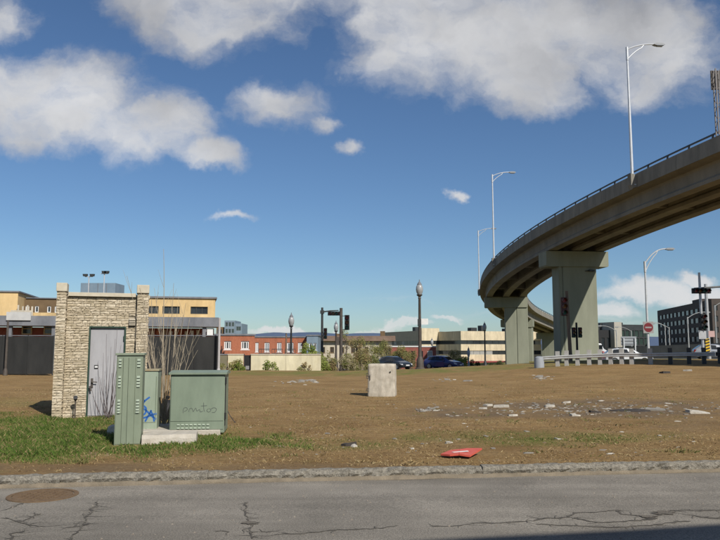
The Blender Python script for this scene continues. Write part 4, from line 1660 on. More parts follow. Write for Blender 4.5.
def no_entry():
    # tall road lamp with the no-entry sign on its pole
    Y = 58
    X = PX(648.5, Y)
    z = gz(X, Y)
    H = PZ(262, Y) - z
    t = cobra_lamp('field_street_lamp', 'tall silver street lamp standing behind the guardrail with a no-entry sign', (X, Y, z), H, (1, 0.0), 1.75, 1.2, 0.115)
    X0 = PX(643, Y) - X
    zc = PZ(327.5, Y) - z
    s = 0.41
    p = MB().box(-s, s, -0.17, -0.14, zc - s * 1.12, zc + s * 1.12).build('sign_plate', M_SIGNW, t)
    MB().disc((0, -0.171, zc), (0, -1, 0), s * 0.9, 0.006, 28).build('sign_disc', M_RED, p)
    MB().box(-s * 0.62, s * 0.62, -0.186, -0.178, zc - s * 0.14, zc + s * 0.14).build('sign_bar', M_SIGNW, p)
    MB().box(-0.06, 0.06, -0.138, -0.1, zc - 0.3, zc + 0.3).build('sign_bracket', M_GALV, p)
    # lamps farther away
    for (x, Yf, yt, d, lab) in ((617, 110, 327, -1, 'thin grey street lamp in front of the concrete stair tower'),
                                (632, 130, 328, -1, 'small street lamp in front of the dark glass office'),
                                (666, 128, 323, -1, 'left one of the paired curved street lamps before the brown office'),
                                (670, 120, 324.5, -1, 'right one of the paired curved street lamps before the brown office'),
                                (689, 92, 313.5, 1, 'curved silver street lamp in front of the brown office windows'),
                                (597, 120, 334, -1, 'short curved street lamp before the black office wing'),
                                (717, 100, 302, 1, 'street lamp with twin arms cut by the right edge')):
        Xf = PX(x, Yf)
        zf = gz(Xf, Yf)
        cobra_lamp('far_street_lamp', lab, (Xf, Yf, zf), PZ(yt, Yf) - zf - 0.5, (d, 0.0), 2.2, 0.8, 0.095, 'distant street lamps on the right', m=M_DULLG, double=False)
    # billboard back and yellow diamond sign
    Yb = 105
    X0, X1 = PX(621.5, Yb), PX(637, Yb)
    zb = gz(X0, Yb)
    t = thing('road_sign_panel', 'wide grey overhead road sign seen from behind', 'sign', (X0, Yb, zb))
    W = X1 - X0
    MB().box(0, W, 0, 0.08, PZ(345.5, Yb) - zb, PZ(336.5, Yb) - zb).build('panel', M_GREYP, t)
    for k in range(3):
        zz = PZ(344 - 3 * k, Yb) - zb
        MB().box(0.02, W - 0.02, -0.05, -0.003, zz - 0.05, zz + 0.05).build('stiffener', M_GREYFA, t)
    for x in (0.25, W - 0.35):
        MB().box(x, x + 0.16, -0.22, -0.06, -0.2, PZ(338, Yb) - zb).build('sign_post', M_GALV, t)
    p = at(603.5, 352, 86)
    zg = gz(p.x, p.y)
    t = thing('diamond_sign', 'small yellow diamond warning sign right of the near pier', 'sign', (p.x, p.y, zg))
    h = p.z - zg
    MB().tube([(0, 0, -0.2), (0, 0, h + 0.3)], 0.035, 6).build('sign_post', M_GALV, t)
    MB().prism([(0, h - 0.42), (0.42, h), (0, h + 0.42), (-0.42, h)], 'y', -0.06, -0.04).build('sign_plate', M_YELLOW, t)


M_DULLG = mat('dull galvanised steel', (0.30, 0.31, 0.31), (0.38, 0.39, 0.39), 3, 0.6)
M_GREYP = mat('grey sign back', (0.26, 0.28, 0.30), (0.31, 0.33, 0.35), 2, 0.6)
no_entry()


def guardrail():
    """steel W-beam on timber posts along the crest of the field"""
    path = [(536, 43.6, 361), (556, 43.3, 361), (600, 42.2, 360), (640, 41.0, 359.5), (680, 40.0, 359), (735, 39.0, 359)]
    pts = []
    for (x, Y, y) in path:
        X = PX(x, Y)
        pts.append(Vector((X, Y, gz(X, Y))))
    t = thing('guardrail', 'pale steel guardrail on square posts along the grassy crest', 'guardrail', pts[0])
    off = pts[0].copy()

    def along(d):
        for a, b in zip(pts[:-1], pts[1:]):
            L = (b - a).length
            if d <= L:
                return a + (b - a) * (d / L), (b - a).normalized()
            d -= L
        return pts[-1], (pts[-1] - pts[-2]).normalized()

    tot = sum((b - a).length for a, b in zip(pts[:-1], pts[1:]))
    pm = mat('guardrail post', (0.36, 0.35, 0.32), (0.46, 0.45, 0.42), 5, 0.8)
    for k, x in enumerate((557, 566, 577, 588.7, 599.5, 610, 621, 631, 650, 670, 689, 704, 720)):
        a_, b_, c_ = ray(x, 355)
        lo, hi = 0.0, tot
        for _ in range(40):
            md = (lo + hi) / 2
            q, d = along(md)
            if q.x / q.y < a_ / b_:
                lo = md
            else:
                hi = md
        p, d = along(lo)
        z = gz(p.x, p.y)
        o = MB().box(-0.11, 0.11, 0.03, 0.25, -0.3, 0.90).build('post', pm if k < 9 else M_DARKSTEEL, t, loc=Vector((p.x, p.y, z)) - off)  # right-hand posts get dark steel, standing in for the ramp's shadow
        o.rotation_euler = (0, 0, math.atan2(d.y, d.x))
    step = 3.24
    prof = [(0.0, 0.42), (-0.05, 0.45), (-0.05, 0.49), (-0.005, 0.53), (-0.05, 0.57), (-0.05, 0.61), (0.0, 0.64)]
    k = 0
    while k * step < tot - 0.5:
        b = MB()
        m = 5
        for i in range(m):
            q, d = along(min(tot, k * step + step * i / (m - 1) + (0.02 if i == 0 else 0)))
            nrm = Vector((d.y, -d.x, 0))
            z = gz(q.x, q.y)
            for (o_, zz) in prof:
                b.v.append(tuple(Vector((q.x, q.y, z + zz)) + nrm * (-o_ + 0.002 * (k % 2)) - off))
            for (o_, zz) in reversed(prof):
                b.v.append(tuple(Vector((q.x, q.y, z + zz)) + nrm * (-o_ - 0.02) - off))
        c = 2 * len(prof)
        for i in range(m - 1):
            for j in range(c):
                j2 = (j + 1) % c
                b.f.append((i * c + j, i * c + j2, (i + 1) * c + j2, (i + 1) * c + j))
        b.build('rail_beam', M_GALVR if k < 3 else M_DARKSTEEL, t, True)  # right-hand beams darkened too, the ramp's shadow put into their colour
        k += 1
    # grey drum end piece beside the pier
    p = at(539, 358, 42.9)
    zz = gz(p.x, p.y)
    MB().lathe([(0.30, -0.1), (0.30, 0.34), (0.24, 0.60), (0.12, 0.68)], seg=12).build('end_drum', M_GREYP, t, True, loc=Vector((p.x, p.y, zz)) - off)


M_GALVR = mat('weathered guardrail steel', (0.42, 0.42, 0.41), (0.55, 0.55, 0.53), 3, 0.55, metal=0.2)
guardrail()


# ------------------------------------------------------------------ cars
def make_car(label, loc, rz, paint, kind='hatch', group='parked cars', light=(0.6, 0.62, 0.64)):
    """lofted body shell, length along +x (front), wheels, glass, lamps"""
    t = thing('parked_car', label, 'car', loc, rz, group)
    Lh = 2.1
    #        x,    zbot, zbelt, zroof, half width low, half width roof
    st = [(-2.08, 0.42, 0.78, 0.80, 0.70, 0.60), (-2.02, 0.30, 0.92, 0.96, 0.80, 0.62), (-1.80, 0.24, 0.96, 1.12, 0.84, 0.58),
          (-1.35, 0.22, 0.95, 1.38, 0.86, 0.56), (-0.7, 0.21, 0.93, 1.45, 0.87, 0.57), (0.0, 0.21, 0.91, 1.44, 0.87, 0.57), (0.42, 0.21, 0.90, 1.34, 0.87, 0.58),
          (0.85, 0.22, 0.90, 1.08, 0.87, 0.64), (1.12, 0.22, 0.88, 0.93, 0.86, 0.72), (1.6, 0.23, 0.80, 0.83, 0.84, 0.70), (1.95, 0.27, 0.70, 0.73, 0.78, 0.62), (2.10, 0.40, 0.56, 0.58, 0.62, 0.5)]
    b = MB()
    ringn = None
    for (x, zb, zl, zr, wl, wr) in st:
        h = [(0, zb), (wl * 0.9, zb), (wl, zb + (zl - zb) * 0.3), (wl, zb + (zl - zb) * 0.7), (wl * 0.965, zl), (wl * 0.965 + (wr - wl * 0.965) * 0.92, zl + (zr - zl) * 0.9), (wr * 0.78, zr), (0, zr + 0.012)]
        ring = [(x, y, z) for (y, z) in h] + [(x, -y, z) for (y, z) in reversed(h[1:-1])]
        ringn = len(ring)
        b.v += ring
    for i in range(len(st) - 1):
        for j in range(ringn):
            j2 = (j + 1) % ringn
            b.f.append((i * ringn + j, i * ringn + j2, (i + 1) * ringn + j2, (i + 1) * ringn + j))
    b.f.append(tuple(range(ringn)))
    b.f.append(tuple((len(st) - 1) * ringn + j for j in reversed(range(ringn))))
    b.build('body', paint, t, True)

    def panel(name, quad, m, out, parent=t):
        q = [Vector(p) for p in quad]
        n = (q[1] - q[0]).cross(q[-1] - q[0]).normalized()
        if n.dot(Vector(out)) < 0:
            n = -n
        bb = MB()
        k = len(q)
        bb.v = [tuple(p - n * 0.02) for p in q] + [tuple(p + n * 0.012) for p in q]
        bb.f = [tuple(range(k))[::-1], tuple(range(k, 2 * k))] + [(i, (i + 1) % k, k + (i + 1) % k, k + i) for i in range(k)]
        return bb.build(name, m, parent)

    def side(x, f):
        """point on the greenhouse side at station x, fraction f of belt to roof"""
        for a, c in zip(st[:-1], st[1:]):
            if a[0] <= x <= c[0]:
                u = (x - a[0]) / (c[0] - a[0])
                zl, zr, wl, wr = [a[i] + (c[i] - a[i]) * u for i in (2, 3, 4, 5)]
                y0 = wl * 0.965
                return (x, y0 + (wr - y0) * f * 0.92 / 0.9 * 0.9, zl + (zr - zl) * f * 0.9)
    for sgn in (1, -1):
        for (xa, xb, xc, xd) in ((-1.5, -0.62, -0.62, -1.3), (-0.56, 0.66, 0.36, -0.56)):
            q = [side(xa, 0.08), side(xb, 0.08), side(xc, 0.95), side(xd, 0.95)]
            q = [(p[0], p[1] * sgn, p[2]) for p in q]
            panel('side_window', q, M_CARGLASS, (0, sgn, 0.3))
        q = [(-0.59, 0.872 * sgn, 0.30), (0.60, 0.872 * sgn, 0.30), (0.60, 0.868 * sgn, 0.80), (-0.59, 0.868 * sgn, 0.80)]
        dd = panel('door', q, paint, (0, sgn, 0))
        MB().box(-0.5, -0.32, 0.885 * sgn - 0.012, 0.885 * sgn + 0.012, 0.74, 0.77).build('handle', M_DARKSTEEL, dd)
        MB().prism([(0.45, 0.92), (0.62, 0.92), (0.58, 1.03), (0.48, 1.03)], 'y', 0.86 * sgn, 1.02 * sgn).build('mirror', paint, t)
        # headlights and tail lights
        MB().prism([(1.72, 0.58), (2.06, 0.54), (2.04, 0.64), (1.74, 0.74)], 'y', 0.46 * sgn, 0.80 * sgn).build('headlight', mat('headlamp glass', (0.62, 0.64, 0.66), (0.5, 0.52, 0.54), 9, 0.12), t)
        MB().prism([(-2.10, 0.70), (-1.9, 0.70), (-1.88, 0.94), (-2.06, 0.94)], 'y', 0.5 * sgn, 0.80 * sgn).build('tail_light', M_REDLENS, t)
        for wx in (-1.28, 1.30):
            w = MB().tube([(wx, 0.66 * sgn, 0.31), (wx, 0.885 * sgn, 0.31)], 0.31, 20).build('wheel', M_RUBBER, t, True)
            MB().tube([(wx, 0.886 * sgn, 0.31), (wx, 0.898 * sgn, 0.31)], 0.21, 16).build('rim', M_CHROME, w, True)
    panel('windscreen', [(1.0, 0.60, 1.00), (1.0, -0.60, 1.00), (0.44, -0.50, 1.335), (0.44, 0.50, 1.335)], M_CARGLASS, (1, 0, 1))
    panel('rear_window', [(-1.86, 0.52, 1.08), (-1.86, -0.52, 1.08), (-1.42, -0.48, 1.36), (-1.42, 0.48, 1.36)], M_CARGLASS, (-1, 0, 1))
    MB().prism([(1.96, 0.28), (2.14, 0.34), (2.15, 0.47), (2.02, 0.50)], 'y', -0.72, 0.72).build('bumper', paint, t)
    MB().box(2.13, 2.165, -0.45, 0.45, 0.37, 0.44).build('grille', M_BLACK, t)
    MB().box(2.15, 2.175, -0.26, 0.26, 0.44, 0.56).build('number_plate', M_WHITE, t)
    return t


M_CARGLASS = mat('car glass', (0.012, 0.015, 0.018), None, rough=0.06, spec=0.7)
P_BLUE = mat('dark blue car paint', (0.022, 0.032, 0.12), (0.028, 0.04, 0.14), 3, 0.28, coat=0.7)
P_BLACK = mat('black car paint', (0.018, 0.022, 0.026), (0.026, 0.03, 0.034), 3, 0.26, coat=0.7)
P_WHITE = mat('white car paint', (0.70, 0.71, 0.72), (0.64, 0.65, 0.66), 3, 0.3, coat=0.5)
P_RED = mat('red car paint', (0.30, 0.03, 0.025), None, rough=0.3, coat=0.5)
P_SILV = mat('silver car paint', (0.4, 0.41, 0.42), None, rough=0.3, metal=0.4, coat=0.5)


def place_car(label, x, Y, rz, paint, dz=0.0):
    X = PX(x, Y)
    return make_car(label, (X, Y, gz(X, Y) + 0.055 + dz), rz, paint)


place_car('dark blue hatchback parked right of the tallest globe lamp', 443, 79, R(-36), P_BLUE, 0.0)
place_car('black hatchback parked behind the concrete block', 394, 79.5, R(-50), P_BLACK, 0.0)
place_car('white car driving behind the guardrail below the road sign', 627, 66, R(-8), P_WHITE, 0.0)
place_car('red car half hidden behind the guardrail near the pier', 596, 72, R(-4), P_RED, -0.05)
place_car('silver van-like car behind the guardrail at the right edge', 716, 70, R(-15), P_SILV, 0.0)


def shuttle():
    """white box truck seen just right of the near pier"""
    Y = 80
    X = PX(590, Y)
    z = gz(X, Y) + 0.055
    t = thing('delivery_truck', 'white box truck just right of the near pier', 'truck', (X, Y, z), R(0))
    W = PX(599, Y) - PX(584, Y)
    MB().box(-W * 0.6, W * 0.3, -0.9, 0.9, 0.5, PZ(346.5, Y) - z).build('cargo_box', P_WHITE, t, bevel=0.04)
    MB().prism([(W * 0.3 + 0.02, 0.45), (W * 0.3 + 1.3, 0.45), (W * 0.3 + 1.3, 0.95), (W * 0.3 + 0.75, 1.3), (W * 0.3 + 0.5, 1.85), (W * 0.3 + 0.02, 1.9)], 'y', -0.85, 0.85).build('cab', P_WHITE, t, bevel=0.03)
    MB().box(W * 0.3 + 0.1, W * 0.3 + 0.6, -0.87, -0.852, 1.2, 1.7).build('side_window', M_CARGLASS, t)
    for wx in (-W * 0.35, W * 0.3 + 0.6):
        for s in (-1, 1):
            MB().tube([(wx, 0.6 * s, 0.33), (wx, 0.87 * s, 0.33)], 0.33, 16).build('wheel', M_RUBBER, t, True)


shuttle()

# ------------------------------------------------------------------ foliage
M_LEAF = attr_mat('spring leaves', 0.7, 0.25)
M_TWIG = mat('twig bark', (0.30, 0.25, 0.18), (0.40, 0.34, 0.25), 8, 0.9)
M_TRUNK = mat('dark bark', (0.07, 0.055, 0.04), (0.11, 0.085, 0.065), 6, 0.9)


def leaf_mesh(name, centers, radii, count, size, tints, rr):
    """loose leaf faces scattered through overlapping clumps"""
    v, f, col = [], [], []
    wsum = [r[0] * r[1] * r[2] for r in radii]
    tot = sum(wsum)
    for (c, r, w) in zip(centers, radii, wsum):
        base = tints[rr.randrange(len(tints))]
        for _ in range(max(8, int(count * w / tot))):
            while True:
                p = Vector((rr.uniform(-1, 1), rr.uniform(-1, 1), rr.uniform(-1, 1)))
                if p.length <= 1:
                    break
            q = Vector((c[0] + p.x * r[0], c[1] + p.y * r[1], c[2] + p.z * r[2]))
            a = Vector((rr.gauss(0, 1), rr.gauss(0, 1), rr.gauss(0, 1))).normalized()
            b_ = a.orthogonal().normalized()
            s = size * rr.uniform(0.55, 1.3)
            n = len(v)
            v += [tuple(q - a * s), tuple(q + b_ * s * 0.5), tuple(q + a * s), tuple(q - b_ * s * 0.5)]
            f.append((n, n + 1, n + 2, n + 3))
            k = rr.uniform(0.7, 1.25)
            col += [(base[0] * k, base[1] * k, base[2] * k, 1.0)] * 4
    me = bpy.data.meshes.new(name)
    me.from_pydata(v, [], f)
    at_ = me.color_attributes.new('tint', 'FLOAT_COLOR', 'POINT')
    at_.data.foreach_set('color', [c for q in col for c in q])
    me.materials.append(M_LEAF)
    return me


OLIVE = [(0.20, 0.205, 0.06), (0.26, 0.25, 0.08), (0.15, 0.165, 0.05), (0.27, 0.225, 0.10)]
FRESH = [(0.20, 0.25, 0.055), (0.26, 0.29, 0.08), (0.155, 0.205, 0.04)]
TAN = [(0.27, 0.205, 0.10), (0.21, 0.17, 0.075), (0.24, 0.22, 0.085), (0.19, 0.195, 0.065)]


def shrub(label, x, Y, ytop, wpx, tints, seed, name='shrub', dens=1.0, trunk=False):
    rr = random.Random(seed)
    X = PX(x, Y)
    z = gz(X, Y)
    H = max(0.6, PZ(ytop - 2, Y) - z)
    rx = wpx * 1.2 / 2 * Y / FOC
    t = thing(name, label, 'tree' if trunk else 'shrub', (X, Y, z), 0, 'spring shrubs along the lower street' if not trunk else 'young street trees')
    b = MB()
    cs, rs = [], []
    if trunk:
        b.tube([(0, 0, -0.1), (0.03, 0, H * 0.45), (0.0, 0, H * 0.85)], [0.06, 0.045, 0.015], 7)
        for k in range(9):
            an = rr.uniform(0, 6.28)
            h0 = H * rr.uniform(0.35, 0.7)
            e = (rx * rr.uniform(0.4, 0.95) * math.cos(an), rx * 0.8 * math.sin(an), h0 + H * rr.uniform(0.1, 0.3))
            b.tube([(0, 0, h0), e], [0.022, 0.008], 5)
            cs.append(e)
            rs.append((rx * rr.uniform(0.3, 0.5), rx * rr.uniform(0.3, 0.5), H * rr.uniform(0.08, 0.14)))
        cs.append((0, 0, H * 0.85))
        rs.append((rx * 0.4, rx * 0.4, H * 0.15))
        b.build('trunk', M_TRUNK, t)
        nm = 'crown'
    else:
        for k in range(9):
            an = rr.uniform(0, 6.28)
            q = rr.uniform(0.2, 1.0)
            e = (rx * q * math.cos(an), rx * 0.8 * q * math.sin(an), H * rr.uniform(0.55, 1.0) * (1.12 - 0.45 * q))
            b.tube([(e[0] * 0.1, e[1] * 0.1, -0.05), (e[0] * 0.6, e[1] * 0.6, e[2] * 0.55), e], [0.02, 0.014, 0.005], 5)
            cs.append((e[0] * 0.85, e[1] * 0.85, e[2] * 0.82))
            rs.append((rx * rr.uniform(0.22, 0.42), rx * rr.uniform(0.22, 0.4), H * rr.uniform(0.12, 0.24)))
        for k in range(5):
            cs.append((rx * rr.uniform(-0.8, 0.8), rx * rr.uniform(-0.5, 0.5), H * rr.uniform(0.12, 0.35)))
            rs.append((rx * 0.35, rx * 0.3, H * 0.2))
        b.build('stem', M_TWIG, t)
        nm = 'foliage'
    me = leaf_mesh(nm, cs, rs, int(2100 * dens * max(0.7, rx)), 0.07, tints, rr)
    link(nm, me, t)
    return t


SH = [('small rounded shrub against the darkened wall beside the pale post', 233, 56.2, 358, 24, OLIVE, 'mid'),
      ('pale shrub in front of the dark gate', 240, 55.6, 364, 10, FRESH, ''),
      ('thin fresh green shrub before the middle of the cream wall', 271, 56, 357, 13, FRESH, ''),
      ('bushy shrub at the foot of the dark globe lamp', 297, 58, 355.5, 20, OLIVE, ''),
      ('low shrub right of the dark globe lamp', 304, 57, 362, 14, TAN, ''),
      ('broad olive shrub left of the left signal pole', 318, 60, 353, 14, OLIVE, ''),
      ('tan shrub between the two signal poles', 330, 60, 350, 16, TAN, ''),
      ('pale blossoming shrub behind the right signal pole', 349, 61, 352, 20, [(0.32, 0.28, 0.17), (0.24, 0.21, 0.10), (0.16, 0.17, 0.05)], ''),
      ('tall tan shrub left of the concrete block', 361, 62, 347, 18, TAN, ''),
      ('tall olive shrub straight behind the concrete block', 374, 88, 338.5, 18, OLIVE, ''),
      ('spiky tall shrub left of the black car roof', 383, 89, 336, 14, TAN, ''),
      ('wide olive hedge shrub behind the black car', 399, 90, 345, 24, OLIVE, ''),
      ('round tan shrub between the black car and the tall globe lamp', 412, 88, 348, 16, TAN, ''),
      ('dense olive shrub between the right signal pole and the concrete block', 353, 72, 346, 22, OLIVE, ''),
      ('broad tan shrub mass right behind the concrete block', 389, 92, 343, 26, TAN, ''),
      ('green shrub at the right end of the cream wall', 321, 59, 357, 16, FRESH, ''),
      ('low olive shrub under the left signal pole', 325, 62, 360, 14, OLIVE, ''),
      ('olive shrub between the black car and the right signal pole', 368, 76, 350, 20, OLIVE, ''),
      ('yellow-green shrub behind the blue car bonnet', 452, 92, 351.5, 26, OLIVE, ''),
      ('low green shrub right of the blue car', 464, 90, 357, 14, FRESH, ''),
      ('dark low shrub by the short globe lamp', 474, 88, 361, 12, [(0.05, 0.07, 0.03), (0.07, 0.085, 0.03)], ''),
      ('low shrub at the foot of the ramp pier left of the beige office door', 496, 84, 362, 16, [(0.06, 0.075, 0.03), (0.09, 0.1, 0.04)], '')]
for i, (lab, x, Y, yt, w, tn, _) in enumerate(SH):
    shrub(lab, x, Y, yt, w, tn, 100 + i, dens=0.45 if i < 5 else 0.95)
shrub('young bright green tree beside the left signal pole', 311.5, 59, 346.5, 17, FRESH, 300, 'young_tree', 1.0, True)
shrub('young sparse tree left of the concrete block', 356, 66, 339, 17, TAN, 301, 'young_tree', 0.6, True)
shrub('slim young tree above the right signal control box', 346, 70, 330, 13, TAN, 302, 'young_tree', 0.35, True)


# ------------------------------------------------------------------ the stone hut
def stone_hut():
    p0 = ground_hit(51.5, 416)
    rz = R(17.5)
    Y0 = 17.0
    X0 = PX(51.5, Y0, 416)
    z0 = gz(X0, Y0) - 0.03
    t = thing('stone_hut', 'small windowless beige split-stone utility hut with a grey steel door', 'hut', (X0, Y0, z0), rz)
    dx, dy = math.cos(rz), math.sin(rz)

    def lx(x):
        a, b, c = ray(x, 380)
        k = a / b
        return (k * Y0 - X0) / (dx - k * dy)

    def lz(y, x=60):
        return PZ(y, Y0 + lx(x) * dy) - z0

    W = lx(146)
    H = lz(296, 63)
    D = 2.9
    core = mat('hut mortar', (0.27, 0.235, 0.175), (0.33, 0.285, 0.215), 6, 0.95)
    da, db, dh = lx(88.5), lx(123.0), lz(327.5, 90)
    pl, pr = lx(63), lx(134.5)
    b = MB()
    wall_holes(b, W - 0.04, 0, H, [(da - 0.03, db + 0.03, 0, dh + 0.03)], 0.10, 0.32, 0.02)
    b.box(0.02, 0.3, 0.32, D, 0, H)
    b.box(W - 0.3, W - 0.02, 0.32, D, 0, H)
    b.box(0.3, W - 0.3, D - 0.3, D, 0, H)
    b.build('wall', core, t)
    MB().box(0.3, W - 0.3, 0.32, D - 0.3, H - 0.35, H - 0.15).build('roof', M_ROOF, t)
    rr = random.Random(5)
    # split-faced stones: every block is real geometry with its own depth and chipped face
    tones = [mat('split stone %d' % i, c, c2, 14, 0.95, 0.4, 60) for i, (c, c2) in enumerate((((0.44, 0.37, 0.262), (0.55, 0.47, 0.345)), ((0.37, 0.31, 0.21), (0.49, 0.415, 0.295)), ((0.49, 0.42, 0.308), (0.60, 0.525, 0.395))))]

    def stones(name, xa, xb, za, zb, yf, holes=(), hc=0.062, lens=(0.07, 0.24), axis='x', depth=0.07, face_x=None):
        v, f, mi = [], [], []
        z = za
        row = 0
        while z < zb - 0.02:
            h = min(hc * rr.choice((0.75, 1.0, 1.0, 1.25)), zb - z)
            segs = [(xa, xb)]
            for (ha, hb, hz0, hz1) in holes:
                if z + h > hz0 + 0.01 and z < hz1 - 0.01:
                    ns = []
                    for (a, c) in segs:
                        if hb <= a or ha >= c:
                            ns.append((a, c))
                        else:
                            if ha > a:
                                ns.append((a, ha))
                            if hb < c:
                                ns.append((hb, c))
                    segs = ns
            for (a, c) in segs:
                x = a
                while x < c - 0.005:
                    l = rr.uniform(*lens)
                    if c - (x + l) < 0.09:
                        l = c - x
                    g = 0.0035
                    pr_ = rr.uniform(0.0, 0.016)
                    nx = 4
                    n = len(v)
                    for j in range(3):
                        for i in range(nx + 1):
                            u, w = i / nx, j / 2
                            edge = (i in (0, nx)) or (j in (0, 2))
                            out = (0.006 if edge else 0.016) + pr_ + rr.uniform(-0.009, 0.010)
                            pos = x + g + (l - 2 * g) * u
                            zz = z + g + (h - 2 * g) * w + (rr.uniform(-0.012, 0.012) if j == 1 else 0)
                            v.append((pos, yf - out, zz) if axis == 'x' else (face_x + out, pos, zz))
                    m0 = len(v)
                    for (pos, zz) in ((x + g, z + g), (x + l - g, z + g), (x + l - g, z + h - g), (x + g, z + h - g)):
                        v.append((pos, yf + depth, zz) if axis == 'x' else (face_x - depth, pos, zz))
                    k = rr.choice((0, 0, 1, 1, 2))
                    before = len(f)
                    for j in range(2):
                        for i in range(nx):
                            q = n + j * (nx + 1) + i
                            f.append((q, q + 1, q + nx + 2, q + nx + 1))
                    top = [n + 2 * (nx + 1) + i for i in range(nx + 1)]
                    bot = [n + i for i in range(nx + 1)]
                    f.append(tuple(bot[::-1] + [m0, m0 + 1]))
                    f.append(tuple(top + [m0 + 2, m0 + 3]))
                    f.append((n, n + nx + 1, top[0], m0 + 3, m0))
                    f.append((bot[-1], m0 + 1, m0 + 2, top[-1], n + 2 * nx + 1))
                    mi += [k] * (len(f) - before)
                    x += l
            z += h
            row += 1
        me = bpy.data.meshes.new(name)
        me.from_pydata(v, [], f)
        for m in tones:
            me.materials.append(m)
        me.polygons.foreach_set('material_index', mi)
        o = link(name, me, t)
        return stuff(o)

    vx0, vx1, vz0, vz1 = lx(126.6), lx(133.8), lz(325.5, 130), lz(318.5, 130)
    stones('stone_facing', pl + 0.012, pr - 0.012, 0.0, H - 0.005, 0.08, [(da - 0.03, db + 0.03, -0.1, dh + 0.03), (vx0, vx1, vz0, vz1)])
    stones('side_stone_facing', 0.12, D, 0.0, H - 0.005, 0, axis='y', face_x=W - 0.02 + 0.01)
    # pilasters
    for (a, c, yt) in ((0.0, pl, 291.5), (pr, W, 293.5)):
        zt = lz(yt, 55 if a == 0 else 140)
        q = bpy.data.objects.new('pilaster', None)
        COL.objects.link(q)
        q.parent = t
        MB().box(a + 0.03, c - 0.03, -0.05, 0.32, 0, zt).build('pilaster_core', core, q)
        so_ = stones('pilaster_facing', a, c, 0.0, zt - 0.003, -0.06, lens=(0.07, 0.2))
        so_.parent = q
        s2 = stones('pilaster_side_facing', -0.05, 0.30, 0.0, zt - 0.003, 0, axis='y', face_x=c - 0.02, lens=(0.15, 0.35))
        s2.parent = q
        capm = mat('pale cap stone', (0.46, 0.41, 0.31), (0.56, 0.505, 0.395), 6, 0.85)
        MB().box(a - 0.012, c + 0.012, -0.11, 0.38, zt + 0.002, zt + lz(283, 57) - lz(291.5, 57)).build('pilaster_cap', capm, q, bevel=0.01)
    cz = lz(292.0, 63) - H
    c_ = MB()
    c_.box(pl + 0.034, pr - 0.03, -0.015, 0.36, H + 0.003, H + max(0.09, cz))
    c_.build('coping', capm, t, bevel=0.006)
    c_ = MB()
    c_.box(-0.02, 0.34, 0.42, D + 0.04, H + 0.003, H + 0.09)
    c_.build('coping', capm, t)
    c_ = MB()
    c_.box(W - 0.32, W + 0.04, 0.42, D + 0.04, H + 0.003, H + 0.09)
    c_.build('coping', capm, t)
    # door
    dm = mat('grey steel door', (0.33, 0.325, 0.335), (0.39, 0.385, 0.395), 2.2, 0.55, streak=(1, 1, 0.3), stain=0.14, sscale=(3.5, 3.5, 1.1))
    fm = mat('green black door frame', (0.018, 0.05, 0.032), (0.035, 0.07, 0.05), 5, 0.6)
    b = MB()
    b.box(da - 0.028, da, 0.03, 0.2, 0, dh + 0.028)
    b.box(db, db + 0.028, 0.03, 0.2, 0, dh + 0.028)
    b.box(da, db, 0.03, 0.2, dh, dh + 0.028)
    b.build('door_frame', fm, t)
    d = MB().box(da + 0.006, db - 0.006, 0.09, 0.14, 0.06, dh - 0.006).build('door', dm, t)
    MB().box(da, db, 0.04, 0.3, 0.0, 0.05).build('threshold', core, t)
    hz = lz(381, 91)
    MB().box(da + 0.05, da + 0.10, 0.07, 0.088, hz - 0.16, hz + 0.06).build('lock_plate', M_BROWNSTEEL, d)
    MB().tube([(da + 0.075, 0.075, hz - 0.02), (da + 0.075, 0.02, hz - 0.02), (da + 0.19, 0.02, hz - 0.03)], 0.013, 6).build('handle', M_BROWNSTEEL, d)
    MB().tube([(da + 0.03, 0.03, hz - 0.12), (da + 0.06, 0.02, hz - 0.24)], 0.02, 6).build('padlock', M_BROWNSTEEL, d)
    pz = lz(367, 96)
    pa, pb = lx(93.5), lx(97.6)
    pln = MB().box(pa, pb, 0.078, 0.089, pz - 0.045, pz + 0.045).build('notice_plate', M_BLACK, d)
    MB().box(pa + 0.014, pb - 0.014, 0.072, 0.0775, pz - 0.018, pz + 0.02).build('notice_text_panel', M_WHITE, pln)
    for k in range(3):
        MB().tube([(db - 0.01, 0.06, 0.25 + k * (dh - 0.5) / 2 - 0.06), (db - 0.01, 0.06, 0.25 + k * (dh - 0.5) / 2 + 0.06)], 0.016, 6).build('hinge', fm, d)
    # vent with slats
    v = MB().box(vx0 + 0.004, vx1 - 0.004, 0.05, 0.12, vz0 + 0.004, vz1 - 0.004).build('vent', mat('vent grey', (0.42, 0.40, 0.36), (0.48, 0.46, 0.42), 5, 0.6), t)
    n = 4
    for k in range(n):
        za = vz0 + (vz1 - vz0) * (k + 0.15) / n
        MB().prism([(0.045, za), (-0.01, za - 0.0), (-0.01, za + 0.008), (0.045, za + 0.032)], 'x', vx0 + 0.01, vx1 - 0.01).build('vent_slat', M_PALEB, v)
    # overflow pipe in front of the wall
    xp = lx(76.8)
    zp = lz(400, 77)
    t2 = thing('breather_pipe', 'thin grey pipe with a black hooded top against the hut wall', 'pipe', (X0 + dx * xp + dy * 0.16, Y0 + dy * xp - dx * 0.16, z0), rz)
    MB().tube([(0, 0, -0.05), (0, 0, zp)], 0.016, 8).build('riser', M_BROWNSTEEL, t2, True)
    MB().tube([(0, 0.0, zp), (0, -0.01, zp + 0.05), (0, -0.05, zp + 0.075)], [0.03, 0.045, 0.05], 10).build('hood', M_BLACK, t2, True)


stone_hut()

